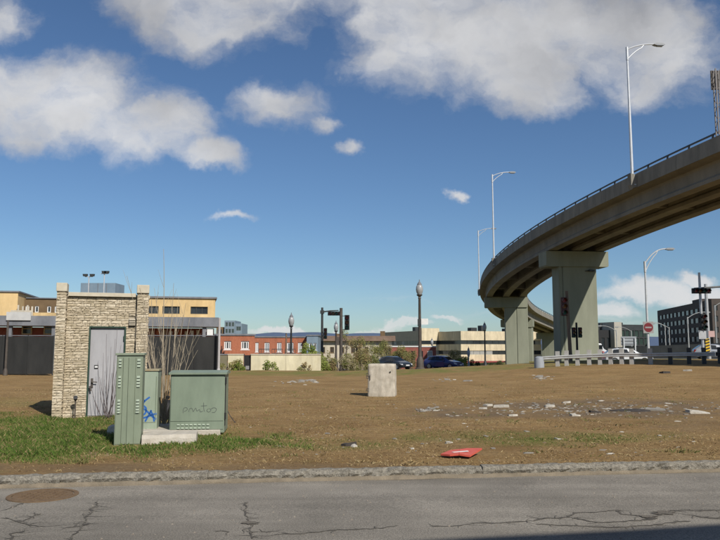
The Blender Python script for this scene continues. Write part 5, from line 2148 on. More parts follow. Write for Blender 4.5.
# ------------------------------------------------------------------ utility cabinets
M_CABG = mat('sage green cabinet paint', (0.205, 0.245, 0.175), (0.235, 0.275, 0.20), 2.0, 0.5, streak=(1, 1, 0.35), stain=0.14, sscale=(3.5, 3.5, 1.1))
M_CABL = mat('pale green cabinet paint', (0.275, 0.335, 0.255), (0.32, 0.375, 0.29), 2.0, 0.55, streak=(1, 1, 0.35), stain=0.14, sscale=(3.5, 3.5, 1.1))
M_CABT = mat('green cabinet paint', (0.195, 0.245, 0.18), (0.225, 0.275, 0.205), 1.8, 0.5, streak=(1, 1, 0.35), stain=0.14, sscale=(3.5, 3.5, 1.1))
M_PAD = mat('pad concrete', (0.40, 0.365, 0.30), (0.50, 0.46, 0.39), 5, 0.9, 0.5, 30)


class Loc:
    """local frame on the ground whose front runs through a pixel column at depth Y"""

    def __init__(self, x, Y, rz, zoff=0.0):
        self.X, self.Y, self.rz = PX(x, Y, 430), Y, rz
        self.z = gz(self.X, Y) + zoff
        self.dx, self.dy = math.cos(rz), math.sin(rz)

    def lx(self, x):
        a, b, c = ray(x, 410)
        k = a / b
        return (k * self.Y - self.X) / (self.dx - k * self.dy)

    def lz(self, y, x):
        return PZ(y, self.Y + self.lx(x) * self.dy) - self.z


def scribble(name, strokes, m, parent, conv, yf, w=0.008):
    b = MB()
    for st in strokes:
        pts = [conv(x, y) for (x, y) in st]
        # smooth the stroke
        out = []
        for i in range(len(pts) - 1):
            p0, p1, p2, p3 = pts[max(0, i - 1)], pts[i], pts[i + 1], pts[min(len(pts) - 1, i + 2)]
            for k in range(5):
                t = k / 5
                out.append(tuple(0.5 * (2 * p1[j] + (p2[j] - p0[j]) * t + (2 * p0[j] - 5 * p1[j] + 4 * p2[j] - p3[j]) * t * t + (3 * p1[j] - p0[j] - 3 * p2[j] + p3[j]) * t ** 3) for j in (0, 1)))
        out.append(pts[-1])
        n = len(b.v)
        for i, p in enumerate(out):
            a = out[max(0, i - 1)]
            c = out[min(len(out) - 1, i + 1)]
            tx, tz = c[0] - a[0], c[1] - a[1]
            L = math.hypot(tx, tz) or 1
            nx, nz = -tz / L * w, tx / L * w
            b.v += [(p[0] - nx, yf, p[1] - nz), (p[0] + nx, yf, p[1] + nz)]
        for i in range(len(out) - 1):
            q = n + 2 * i
            b.f.append((q, q + 1, q + 3, q + 2))
    return b.build(name, m, parent)


def cabinets():
    # the tall narrow one in front
    rz = R(12)
    F = Loc(114.2, 12.2, rz, -0.02)
    t = thing('utility_cabinet', 'tall narrow sage green cabinet with louvres, nearest of the three', 'cabinet', (F.X, F.Y, F.z), rz, 'green utility cabinets beside the hut')
    W = F.lx(141.6)
    H = F.lz(355.5, 128)
    D = 0.45
    MB().box(0, W, 0.0, D, 0, H).build('body', M_CABG, t, bevel=0.008)
    MB().box(-0.02, W + 0.02, -0.025, D + 0.02, H + 0.002, H + 0.04).build('lid', M_CABG, t, bevel=0.006)
    # raised front door panels with ribs
    xs = [0.012, F.lx(121.8), F.lx(127.2), F.lx(134.2), W - 0.012]
    zb = F.lz(413.5, 128)
    for i in range(4):
        MB().box(xs[i] + 0.004, xs[i + 1] - 0.004, -0.012 if i in (0, 3) else -0.018, -0.001, zb if i in (0, 3) else 0.04, H - 0.03).build('front_panel', M_CABG, t)
    for i in (0, 3):
        MB().box(xs[i] + 0.004, xs[i + 1] - 0.004, -0.009, -0.001, 0.04, zb - 0.006).build('front_panel', M_CABG, t)
        xa, xb = xs[i] + 0.028, xs[i + 1] - 0.028
        for grp in ((360, 363, 366), (377, 380, 383, 386), (400.5, 403.5, 406.5, 409.5, 412)):
            for y in grp:
                z = F.lz(y, 128)
                MB().prism([(-0.012, z - 0.016), (-0.032, z - 0.016), (-0.012, z + 0.018)], 'x', xa, xb).build('louvre', M_CABL, t)
    # second, paler, with the blue tag
    F = Loc(136.0, 13.75, R(9), -0.02)
    t = thing('utility_cabinet', 'pale green cabinet with blue graffiti, half hidden behind the tall one', 'cabinet', (F.X, F.Y, F.z), R(9), 'green utility cabinets beside the hut')
    W = F.lx(157.2)
    H = F.lz(371, 150)
    MB().box(0, W, 0, 0.55, 0.06, H).build('body', M_CABL, t, bevel=0.01)
    MB().box(-0.015, W + 0.015, -0.02, 0.57, H + 0.002, H + 0.03).build('lid', mat('rusty lid', (0.30, 0.21, 0.11), (0.34, 0.33, 0.22), 7, 0.7), t)
    zs = F.lz(422.5, 150)
    MB().box(0.015, W - 0.03, -0.012, -0.001, zs + 0.004, H - 0.03).build('door', M_CABL, t)
    MB().box(0.015, W - 0.03, -0.010, -0.001, 0.08, zs - 0.004).build('kick_panel', M_CABL, t)
    MB().tube([(W - 0.03, -0.014, 0.2), (W - 0.03, -0.014, H - 0.1)], 0.006, 5).build('hinge_rod', M_CABG, t)
    blue = mat('blue spray paint', (0.02, 0.10, 0.36), (0.03, 0.14, 0.42), 20, 0.6)
    conv = lambda x, y: (F.lx(x), F.lz(y, x))
    scribble('graffiti', [[(149.5, 397), (144.5, 401), (143, 405), (146, 408), (145.5, 413), (142.8, 415)],
                          [(142.5, 408), (147, 411), (152, 416), (156.5, 419)],
                          [(151.5, 410), (149, 415), (145.5, 421.5)],
                          [(150.5, 410.5), (153.5, 416), (154.5, 421.5)],
                          [(143.5, 418), (148, 416.5), (153, 414.5), (156.8, 413.5)],
                          [(142.8, 399), (144.6, 402)]], blue, t, conv, -0.0145, 0.016)
    # the wide one
    F = Loc(169.2, 13.6, R(6), 0.0)
    t = thing('utility_cabinet', 'wide low green transformer cabinet with grey scrawl on its door', 'cabinet', (F.X, F.Y, F.z), R(6), 'green utility cabinets beside the hut')
    W = F.lx(224.5)
    H = F.lz(374.5, 197)
    D = 0.85
    MB().box(0, W, 0, D, 0.02, H).build('body', M_CABT, t, bevel=0.012)
    MB().prism([(-0.05, H + 0.002), (D + 0.05, H + 0.002), (D + 0.05, H + 0.03), (D * 0.5, H + 0.07), (-0.05, H + 0.035)], 'x', -0.03, W + 0.035).build('lid', M_CABT, t)
    zv = F.lz(421, 197)
    MB().box(0.02, W - 0.02, -0.014, -0.001, zv, H - 0.04).build('door', M_CABT, t)
    MB().box(0.02, W - 0.02, -0.010, -0.001, 0.09, zv - 0.008).build('vent_panel', M_CABT, t)
    for k in range(8):
        for r in range(2):
            xa = F.lx(177.5 + k * 4.2)
            z = F.lz(424.5 + r * 3.4, 197)
            MB().prism([(-0.010, z - 0.012), (-0.026, z - 0.012), (-0.010, z + 0.013)], 'x', xa, xa + 0.05).build('louvre', M_CABL, t)
    for y in (381, 416):
        MB().tube([(W + 0.012, 0.01, F.lz(y, 224) - 0.06), (W + 0.012, 0.01, F.lz(y, 224) + 0.06)], 0.018, 8).build('hinge', M_BLACK, t)
    MB().box(W + 0.002, W + 0.014, 0.03, 0.08, 0.15, H - 0.06).build('edge_strip', M_BLACK, t)
    conv2 = lambda x, y: (F.lx(x), F.lz(y, x))
    scribble('graffiti', [[(183.3, 413), (183.6, 408.5), (186.3, 407.5), (187.4, 409.5), (184.5, 411.5)],
                          [(189, 412), (189.5, 409), (191.8, 408.2), (193, 410.5), (193.5, 411.5), (195.8, 408), (197, 411), (199.5, 409.5), (200.5, 411.8), (203, 411)],
                          [(203.6, 402.5), (203.8, 408), (204.5, 411.5)], [(201, 406), (207, 405.5)],
                          [(208.5, 408.5), (206.8, 410.5), (208.8, 412), (211, 410.3), (209.5, 408.3)], [(211, 409), (214, 407.6), (216.5, 409), (215, 412), (212, 412.4)]],
             mat('grey marker', (0.10, 0.12, 0.10), None, rough=0.7), t, conv2, -0.0165, 0.0055)
    # small fallen rod leaning right of it
    p = ground_hit(228, 422)
    r = thing('bent_rod', 'thin dark rod leaning against the wide green cabinet', 'rod', (p.x, p.y, p.z))
    MB().tube([(0.18, -0.15, 0.0), (0.05, 0, 0.12), (-0.06, 0.1, 0.28)], 0.008, 5).build('rod', M_DARKSTEEL, r)
    MB().lathe([(0.016, -0.01), (0.016, 0.02)], 0.18, -0.15, 0, 6).build('rod_end', M_DARKSTEEL, r)
    # concrete pads
    A = Loc(138, 13.55, R(7), 0.0)
    t = thing('equipment_pad', 'thin pale concrete pad under the two rear cabinets', 'slab', (A.X, A.Y, A.z), R(7))
    MB().box(0, A.lx(221), -0.12, 1.3, -0.05, 0.07).build('slab', M_PAD, t, bevel=0.015)
    A = Loc(141.9, 12.2, R(10), 0.0)
    t = thing('concrete_slab', 'broken pale concrete slab lying right of the tall narrow cabinet', 'slab', (A.X, A.Y, A.z), R(10))
    W = A.lx(197)
    b = MB()
    rr = random.Random(3)
    n = 12
    for i in range(n + 1):
        u = i / n
        x = W * u
        j = lambda s: rr.uniform(-s, s)
        b.v += [(x, -0.02 + j(0.012), -0.05), (x, 0.0 + j(0.012), 0.10 + j(0.01)), (x, 0.03 + j(0.01), 0.155 + j(0.006)), (x, 0.5 + j(0.02), 0.165 + j(0.008)), (x, 0.52, -0.05)]
    for i in range(n):
        for j in range(5):
            j2 = (j + 1) % 5
            b.f.append((i * 5 + j, i * 5 + j2, i * 5 + 5 + j2, i * 5 + 5 + j))
    b.f.append((0, 1, 2, 3, 4))
    b.f.append(tuple(n * 5 + k for k in (4, 3, 2, 1, 0)))
    b.build('slab', M_PAD, t)
    # white bucket-like lump at the left foot of the tall cabinet
    p = ground_hit(113.5, 434)
    t = thing('concrete_lump', 'small pale concrete lump at the left foot of the tall cabinet', 'rubble', (p.x, p.y, p.z))
    MB().lathe([(0.10, -0.03), (0.12, 0.05), (0.10, 0.14), (0.04, 0.17)], seg=7).build('lump', M_PAD, t)
    # black rubbish bag between the cabinets
    p = ground_hit(163, 421)
    b = MB()
    rr = random.Random(11)
    seg, ring = 18, 12
    for i in range(ring + 1):
        ph = math.pi * i / ring
        for k in range(seg):
            th = 2 * math.pi * k / seg
            q = Vector((math.sin(ph) * math.cos(th), math.sin(ph) * math.sin(th), math.cos(ph)))
            r_ = 1 + 0.22 * mnoise.noise(q * 2.5) + 0.1 * mnoise.noise(q * 7)
            b.v.append((0.20 * q.x * r_, 0.18 * q.y * r_, 0.20 + 0.25 * q.z * r_))
    for i in range(ring):
        for k in range(seg):
            k2 = (k + 1) % seg
            b.f.append((i * seg + k, (i + 1) * seg + k, (i + 1) * seg + k2, i * seg + k2))
    t = thing('rubbish_bag', 'crumpled black rubbish bag between the two rear cabinets', 'bag', (p.x, p.y + 0.35, p.z - 0.02))
    b.build('bag', mat('black plastic', (0.012, 0.012, 0.013), None, rough=0.65), t, True)
    MB().lathe([(0.03, 0.47), (0.05, 0.53), (0.02, 0.55)], seg=8).build('knot', M_BLACK, t)


cabinets()


# ------------------------------------------------------------------ bare shrub behind the cabinets
def bare_shrub():
    Y = 14.75
    base = ground_hit(164.5, 420)
    bx, by, bz = PX(165, Y, 420), Y, gz(PX(165, Y), Y)
    t = thing('bare_shrub', 'tall leafless many-stemmed shrub between the hut and the cabinets', 'shrub', (bx, by, bz))
    rr = random.Random(21)
    ends = [(163, 249, 0.016, 0), (190.5, 318, 0.011, .3), (195, 335, 0.009, .1), (186, 303, 0.011, -.3), (179, 305, 0.010, .5), (173, 283, 0.011, -.2), (155, 288, 0.010, .3),
            (150, 300, 0.010, -.4), (143, 300, 0.011, .2), (138, 288, 0.010, -.3), (129, 276, 0.010, -.8), (141, 322, 0.009, .6), (146, 335, 0.008, -.5), (176, 330, 0.009, .6), (168, 312, 0.010, -.6),
            (160, 310, 0.009, .7), (152, 338, 0.008, .4), (183, 340, 0.008, -.7), (199, 350, 0.007, .2), (133, 330, 0.008, -.6), (126, 345, 0.007, -.9)]
    twig = MB()
    for rr_k, (x, y, r, dy) in enumerate(ends):
        e = at(x, y, Y + dy) - Vector((bx, by, bz))
        st = MB()
        x0, y0 = rr.uniform(-0.07, 0.07), rr.uniform(-0.06, 0.06)
        pts, rads = [], []
        n = 9
        ph, am = rr.uniform(0, 6), rr.uniform(0.01, 0.035)
        for i in range(n + 1):
            u = i / n
            lat = u ** 1.1 if abs(e.x) < 0.25 else (u ** 0.8 if rr_k % 3 else 0.5 * u + 0.5 * u ** 2.2)
            pts.append(Vector((x0 + (e.x - x0) * lat + am * math.sin(ph + 5 * u) * u, y0 + (e.y - y0) * lat + am * math.cos(ph + 4 * u) * u, -0.03 + (e.z + 0.03) * u)))
            rads.append(r * (1 - 0.82 * u) + 0.0012)
        st.tube(pts, rads, 6)
        st.build('stem', M_TWIG, t, True)
        for _ in range(7):
            i = rr.randrange(3, n)
            p = pts[i]
            d = (pts[i + 1] - pts[i - 1]).normalized()
            side = Vector((rr.uniform(-1, 1), rr.uniform(-1, 1), rr.uniform(0.1, 0.6)))
            q = (d * 0.9 + side * 0.55).normalized()
            l = rr.uniform(0.15, 0.5)
            m_ = p + q * l * 0.5 + Vector((0, 0, 0.02))
            twig.tube([p, m_, p + q * l + Vector((0, 0, 0.07))], [0.0035, 0.0028, 0.0012], 4)
    stuff(twig.build('twigs', M_TWIG, t))


bare_shrub()


def door_shrub():
    Y = 16.75
    bx, bz = PX(108, Y, 416), gz(PX(108, Y), Y)
    t = thing('bare_shrub', 'small leafless shrub with shadow-dark stems fanning up in front of the grey door', 'shrub', (bx, Y, bz))
    rr = random.Random(4)
    m = mat('shadow-dark twig bark', (0.075, 0.06, 0.06), (0.12, 0.095, 0.09), 8, 0.9)  # stems coloured as dark as the shadows they throw on the door
    for (x, y) in ((90.5, 384), (93, 395), (97, 362), (100, 376), (103, 352), (107, 333), (111, 346), (115, 338), (118.5, 352), (121, 344), (113, 372), (105, 385), (122, 372), (117, 326)):
        e = at(x, y, Y + rr.uniform(-0.12, 0.1)) - Vector((bx, Y, bz))
        x0 = rr.uniform(-0.09, 0.09)
        pts = []
        n = 8
        for i in range(n + 1):
            u = i / n
            pts.append((x0 + (e.x - x0) * u ** 0.62 + 0.012 * math.sin(5 * u + x), e.y * u, -0.02 + e.z * u))
        MB().tube(pts, [0.0085 * (1 - 0.7 * i / n) for i in range(n + 1)], 5).build('stem', m, t, True)


door_shrub()


# ------------------------------------------------------------------ concrete block and debris
def concrete_block():
    p = ground_hit(382.5, 396.8)
    Y = p.y
    w = (396.5 - 368.5) / FOC * Y
    h = PZ(363.8, Y) - p.z
    rz = R(-9)
    t = thing('concrete_block', 'upright whitish concrete block standing alone in the field', 'concrete block', (p.x, p.y + 0.25, p.z), rz)
    v, f = [], []
    n = 14
    faces = []
    # rounded, chipped block from a displaced cube grid
    import bmesh
    bm = bmesh.new()
    bmesh.ops.create_cube(bm, size=1.0)
    bmesh.ops.subdivide_edges(bm, edges=list(bm.edges), cuts=11, use_grid_fill=True)
    for q in bm.verts:
        c = q.co.copy()
        # rounded corners: pull the edges in
        a = [abs(k) * 2 for k in c]
        s = sorted(a)
        edge = max(0.0, s[1] - 0.82) * (1 if s[2] > 0.99 else 0)
        c *= 1 - 0.045 * edge * 2
        taper = 1 - 0.03 * (c.z + 0.5)
        d = Vector((c.x * w * 0.98 * taper, c.y * 0.55 * taper, (c.z + 0.5) * (h + 0.06) - 0.06))
        nn = mnoise.noise(d * 4) * 0.008 + mnoise.noise(d * 13) * 0.005
        if s[1] > 0.9 and mnoise.noise(d * 6 + Vector((9, 2, 1))) > 0.25:
            nn -= 0.03
        d += c.normalized() * nn
        q.co = d
    me = bpy.data.meshes.new('block')
    bm.to_mesh(me)
    bm.free()
    me.polygons.foreach_set('use_smooth', [True] * len(me.polygons))
    me.materials.append(mat('whitewashed concrete', (0.42, 0.375, 0.295), (0.60, 0.55, 0.455), 4.5, 0.9, 0.25, 40, stain=0.3, sscale=(5, 5, 1.2)))
    link('block', me, t)
    # rusty lifting loops on the left side
    for zz in (0.24, 0.62, 0.70):
        x = -w * 0.49
        MB().tube([(x + 0.04, -0.27, zz * h / 1.0), (x - 0.03, -0.29, zz * h), (x - 0.03, -0.29, zz * h - 0.07), (x + 0.04, -0.27, zz * h - 0.07)], 0.014, 5).build('iron_loop', M_BROWNSTEEL, t)
    MB().tube([(-w * 0.40, -0.285, 0.50 * h), (-w * 0.40, -0.295, 0.66 * h)], 0.013, 5).build('iron_loop', M_BROWNSTEEL, t)
    MB().box(w * 0.30, w * 0.35, -0.30, -0.26, 0.74 * h, 0.77 * h).build('bolt_hole_plug', M_DARKSTEEL, t)


concrete_block()


def chunk(rr, sx, sy, sz, seg=8):
    """irregular broken plate, tilted as it fell"""
    b = MB()
    if seg >= 6 or rr.random() < 0.6:
        k = rr.choice((5, 6, 7))
        tx, ty = rr.uniform(-0.22, 0.22), rr.uniform(-0.12, 0.22)
        out = []
        for i in range(k):
            an = 6.283 * (i + rr.uniform(-0.3, 0.3)) / k
            q = rr.uniform(0.5, 1.3)
            out.append((sx * q * math.cos(an), sy * q * math.sin(an)))
        for (lo, f_) in ((-0.5, 1.0), (0.55, 0.93)):
            for (x, y) in out:
                b.v.append((x * f_, y * f_, sz * lo + tx * x * 0.5 + ty * y + rr.uniform(-0.12, 0.12) * sz))
        b.f.append(tuple(range(k))[::-1])
        b.f.append(tuple(range(k, 2 * k)))
        b.f += [(i, (i + 1) % k, k + (i + 1) % k, k + i) for i in range(k)]
        return b
    prof = [(-0.35, 0.7), (0.2, 1.0), (0.75, 0.8), (1.0, 0.35)]
    for (z, r) in prof:
        for k in range(seg):
            an = 2 * math.pi * k / seg
            j = rr.uniform(0.55, 1.35)
            b.v.append((sx * r * j * math.cos(an), sy * r * j * math.sin(an), sz * (z + rr.uniform(-0.12, 0.12))))
    for i in range(len(prof) - 1):
        for k in range(seg):
            k2 = (k + 1) % seg
            b.f.append((i * seg + k, i * seg + k2, (i + 1) * seg + k2, (i + 1) * seg + k))
    b.f.append(tuple(range(seg))[::-1])
    b.f.append(tuple((len(prof) - 1) * seg + k for k in range(seg)))
    return b


def debris():
    rr = random.Random(77)
    pale = mat('pale rubble', (0.34, 0.31, 0.26), (0.52, 0.49, 0.42), 14, 0.9, 0.5, 40)
    grey = mat('grey rubble', (0.20, 0.185, 0.16), (0.28, 0.26, 0.225), 12, 0.9)
    dark = mat('dark scrap', (0.03, 0.028, 0.025), (0.06, 0.05, 0.045), 9, 0.85)
    items = [(484, 409, 0.16, 0.10, 0.05, pale, 'flat white rubble piece at the left end of the rubble patch'),
             (488, 406, 0.12, 0.1, 0.06, pale, 'small white rubble piece second from the left in the rubble patch'),
             (503, 407, 0.24, 0.14, 0.06, pale, 'long white rubble slab in the left part of the rubble patch'),
             (512, 416, 0.13, 0.1, 0.04, pale, 'low white fragment nearest the camera below the rubble patch'),
             (548, 407, 0.18, 0.1, 0.06, pale, 'white fragment left of the patch centre'),
             (566, 403, 0.14, 0.1, 0.05, pale, 'small white fragment at the rear of the patch centre'),
             (575, 416, 0.14, 0.08, 0.04, pale, 'white chip in front of the dark scrap sheet'),
             (593, 412.5, 0.17, 0.1, 0.05, dark, 'dark scrap lump left of the long dark sheet'),
             (632, 411.5, 0.46, 0.16, 0.05, dark, 'long dark scrap sheet lying across the rubble patch'),
             (656, 410.5, 0.36, 0.14, 0.06, grey, 'grey flat rubble slab right of the long dark sheet'),
             (692, 412.5, 0.24, 0.18, 0.085, pale, 'largest pale rubble chunk at the right end of the patch'),
             (700, 413.5, 0.28, 0.12, 0.06, pale, 'flat pale chunk leaning right of the largest rubble chunk'),
             (347, 446, 0.16, 0.10, 0.05, dark, 'dark crumpled rag on the grass left of the red board'),
             (354, 447, 0.07, 0.05, 0.03, pale, 'small white scrap beside the dark rag'),
             (302, 381.5, 0.22, 0.16, 0.08, grey, 'low grey rubble heap left of the concrete block'),
             (316, 382.5, 0.12, 0.1, 0.05, pale, 'small pale stone right of the low grey rubble heap'),
             (540, 377.5, 0.26, 0.2, 0.07, grey, 'low grey rubble heap in the middle distance below the piers'),
             (447, 380, 0.2, 0.16, 0.05, grey, 'faint low stone heap below the blue car'),
             (664, 373, 0.3, 0.25, 0.08, dark, 'dark stone on the grass below the guardrail'),
             (688, 371, 0.2, 0.2, 0.09, pale, 'white stone on the grass below the guardrail'),
             (28, 489, 0.03, 0.025, 0.03, M_WHITE, 'tiny white litter scrap in the gutter left of the cabinets')]
    for (x, y, sx, sy, sz, m, lab) in items:
        p = ground_hit(x, y) if y < 470 else Vector((*on_flat(x, 483.0, ROAD_Z).xy, ROAD_Z + 0.02))
        t = tag(chunk(rr, sx, sy, sz * 1.25, 7).build('rubble_piece', m, None, loc=p + Vector((0, 0, 0.01))), lab, 'rubble', 'loose rubble on the field')
        t.rotation_euler = (0, 0, rr.uniform(-0.3, 0.3))
    # the countless small chips
    b = MB()
    b2 = MB()
    for _ in range(700):
        u = rr.gauss(0, 1)
        big_ = 1.0
        x, y = 590 + u * 80, 408.5 + rr.gauss(0, 4.0)
        if rr.random() < 0.18:
            x, y = rr.uniform(250, 718), rr.uniform(376, 455)
        elif rr.random() < 0.22:
            cx_, cy_ = rr.choice(((303, 382), (303, 382), (540, 378), (447, 380), (425, 410)))
            x, y = cx_ + rr.gauss(0, 9), cy_ + rr.gauss(0, 1.0)
            big_ = 1.8
        p = ground_hit(x, y) if y < 418 else Vector((*on_flat(x, y).xy, 0))
        p.z = gz(p.x, p.y)
        s = (abs(rr.gauss(0, 0.019)) + 0.008) * big_
        tgt = b if rr.random() < 0.30 else b2
        c = chunk(rr, s * rr.uniform(0.8, 2.0), s, s * 0.55, 5)
        n = len(tgt.v)
        tgt.v += [(a + p.x, c_ + p.y, d + p.z) for (a, c_, d) in c.v]
        tgt.f += [tuple(n + i for i in q) for q in c.f]
    stuff(b.build('pale_rubble', pale))
    stuff(b2.build('brown_rubble', grey))
    # red board with a white stripe
    p = ground_hit(463, 458.5)
    t = thing('red_board', 'bent red plastic board with a white stripe lying near the kerb', 'board', (p.x, p.y + 0.12, p.z + 0.03), R(4))
    t.scale = (1.06, 0.8, 0.8)
    red = mat('faded red plastic', (0.52, 0.085, 0.055), (0.60, 0.12, 0.08), 6, 0.5)

    def sheet(pts, th, m, name, parent):
        k = len(pts)
        bb = MB()
        bb.v = list(pts) + [(x, y, z + th) for (x, y, z) in pts]
        bb.f = [tuple(range(k))[::-1], tuple(range(k, 2 * k))] + [(i, (i + 1) % k, k + (i + 1) % k, k + i) for i in range(k)]
        return bb.build(name, m, parent)

    sheet([(-0.30, -0.02, 0.0), (-0.19, -0.16, 0.005), (-0.07, -0.19, 0.02), (0.02, 0.30, 0.04), (-0.12, 0.26, 0.03)], 0.03, red, 'board_half', t)
    sheet([(-0.066, -0.19, 0.02), (0.07, -0.26, 0.0), (0.33, 0.24, 0.06), (0.13, 0.34, 0.05), (0.024, 0.30, 0.04)], 0.03, red, 'board_half', t)
    sheet([(-0.14, 0.03, 0.050), (-0.118, -0.01, 0.050), (0.10, 0.0, 0.064), (0.09, 0.055, 0.068)], 0.006, M_WHITE, 'white_stripe', t)


debris()


# ------------------------------------------------------------------ road details
def road_details():
    c = on_flat(43, 495.5, ROAD_Z)
    t = thing('manhole_cover', 'round rusty manhole cover in the road at the lower left', 'manhole cover', (c.x, c.y, road_z(c.x, c.y) + 0.004))
    rust = mat('rusty iron', (0.12, 0.075, 0.04), (0.18, 0.12, 0.065), 14, 0.85, 0.5, 60)
    MB().lathe([(0.40, -0.03), (0.40, 0.006), (0.345, 0.008), (0.34, -0.03)], seg=40).build('cover_ring', rust, t)
    MB().lathe([(0.335, -0.03), (0.335, 0.004)], seg=40).build('cover_plate', rust, t)
    for i in range(-4, 5):
        for j in range(-4, 5):
            if i * i + j * j < 17:
                MB().box(i * 0.068 - 0.02, i * 0.068 + 0.02, j * 0.068 - 0.02, j * 0.068 + 0.02, 0.004, 0.009).build('cover_stud', rust, t)
    # cracks: ragged open seams, dark inside
    tar = mat('crack filler', (0.045, 0.04, 0.034), (0.14, 0.125, 0.10), 7, 0.95)
    lines = [
        [(0, 512), (10, 508), (22, 503)], [(22, 522), (35, 517), (43, 514)], [(0, 519), (18, 522), (30, 526), (48, 527.5)], [(70, 545), (76, 533), (82, 526), (90, 515), (97, 502)],
        [(8, 545), (14, 535), (26, 533)], [(70, 529), (78, 528), (88, 525)],
        [(244, 502), (246, 512), (249, 520), (251, 527), (252, 540)], [(250, 533), (262, 533), (274, 532.5)], [(214, 532), (230, 532.5)],
        [(276, 535), (300, 535), (330, 532), (347, 531), (370, 530), (400, 527)],
        [(470, 525), (500, 524), (527, 522), (548, 518.5), (569, 518), (575, 513), (605, 511.5), (622, 510.5)],
        [(569, 518), (590, 522), (610, 523), (640, 521), (660, 515.5), (662, 511.5), (690, 511), (722, 511)],
        [(617, 510), (622, 514.5), (640, 516), (655, 519), (640, 521)], [(535, 524), (570, 525.5), (610, 527.5), (650, 526), (690, 522)],
        [(688, 515), (700, 518.5), (722, 520)], [(430, 528), (455, 527), (470, 525)]]
    rr = random.Random(9)
    b = MB()
    for ln in lines:
        pts = [on_flat(x, y, ROAD_Z) for (x, y) in ln]
        fine = []
        for a, c_ in zip(pts[:-1], pts[1:]):
            n = max(2, int((c_ - a).length / 0.035))
            for i in range(n):
                fine.append(a + (c_ - a) * (i / n))
        fine.append(pts[-1])
        m_ = len(b.v)
        ph = rr.uniform(0, 100)
        wide = 0.015 if ln[0][0] > 430 else 0.010
        for i, p in enumerate(fine):
            d = (fine[min(i + 1, len(fine) - 1)] - fine[max(0, i - 1)]).normalized()
            nr = Vector((-d.y, d.x, 0))
            off = 0.045 * mnoise.noise(Vector((i * 0.17, ph, 0))) + 0.028 * mnoise.noise(Vector((i * 0.6, ph, 4)))
            w = wide * (0.35 + 1.5 * abs(mnoise.noise(Vector((i * 0.23, ph, 9)))) + rr.uniform(0, 0.5))
            if i in (0, len(fine) - 1):
                w = 0.001
            q = p + nr * off
            for s in (-1, 1):
                r_ = q + nr * w * s * rr.uniform(0.6, 1.3)
                b.v.append((r_.x, r_.y, road_z(r_.x, r_.y) + 0.004))
        for i in range(len(fine) - 1):
            k = m_ + 2 * i
            b.f.append((k, k + 1, k + 3, k + 2))
    # hairline side branches
    main = list(b.v)
    for _ in range(150):
        p = Vector(main[rr.randrange(len(main))])
        an = rr.uniform(0, 6.283)
        q = len(b.v)
        n = rr.randrange(4, 10)
        for i in range(n + 1):
            w = 0.005 * (1 - i / n) + 0.0008
            nr = Vector((-math.sin(an), math.cos(an), 0)) * w
            for sg in (-1, 1):
                r_ = p + nr * sg
                b.v.append((r_.x, r_.y, road_z(r_.x, r_.y) + 0.0045))
            an += rr.gauss(0, 0.35)
            p = p + Vector((math.cos(an), math.sin(an) * 0.8, 0)) * 0.03
        for i in range(n):
            k = q + 2 * i
            b.f.append((k, k + 1, k + 3, k + 2))
    struct(b.build('road_cracks', tar))
    # broken patch at the middle seam
    for (x, y, s, lab) in ((250.5, 524.5, 0.10, ''), (664, 513.5, 0.14, ''), (648, 517.5, 0.10, '')):
        p = on_flat(x, y, ROAD_Z)
        bb = MB()
        k = 21
        bb.v = [(s * rr.uniform(0.45, 1.3) * math.cos(6.283 * i / k), 0.7 * s * rr.uniform(0.6, 1.2) * math.sin(6.283 * i / k), 0.0) for i in range(k)]
        bb.v.append((0, 0, -0.004))
        bb.f = [(i, (i + 1) % k, k) for i in range(k)]
        struct(bb.build('road_pothole', mat('broken asphalt', (0.075, 0.066, 0.055), (0.19, 0.165, 0.13), 40, 0.95, 0.8, 60), None, loc=(p.x, p.y, road_z(p.x, p.y) + 0.008)))
    # grit lying on the road
    b = MB()
    for _ in range(300):
        X = rr.uniform(-6, 6.5)
        Yv = kerb_y(X) - abs(rr.gauss(0, 1.6)) - 0.05
        s = rr.uniform(0.004, 0.013)
        z = road_z(X, Yv)
        n = len(b.v)
        b.v += [(X - s, Yv - s, z), (X + s, Yv - s * 0.6, z), (X + s * 0.3, Yv + s, z), (X, Yv, z + s * 1.2)]
        b.f += [(n, n + 1, n + 3), (n + 1, n + 2, n + 3), (n + 2, n, n + 3)]
    stuff(b.build('road_grit', mat('grit', (0.12, 0.10, 0.08), (0.26, 0.23, 0.19), 30, 0.9)))


road_details()


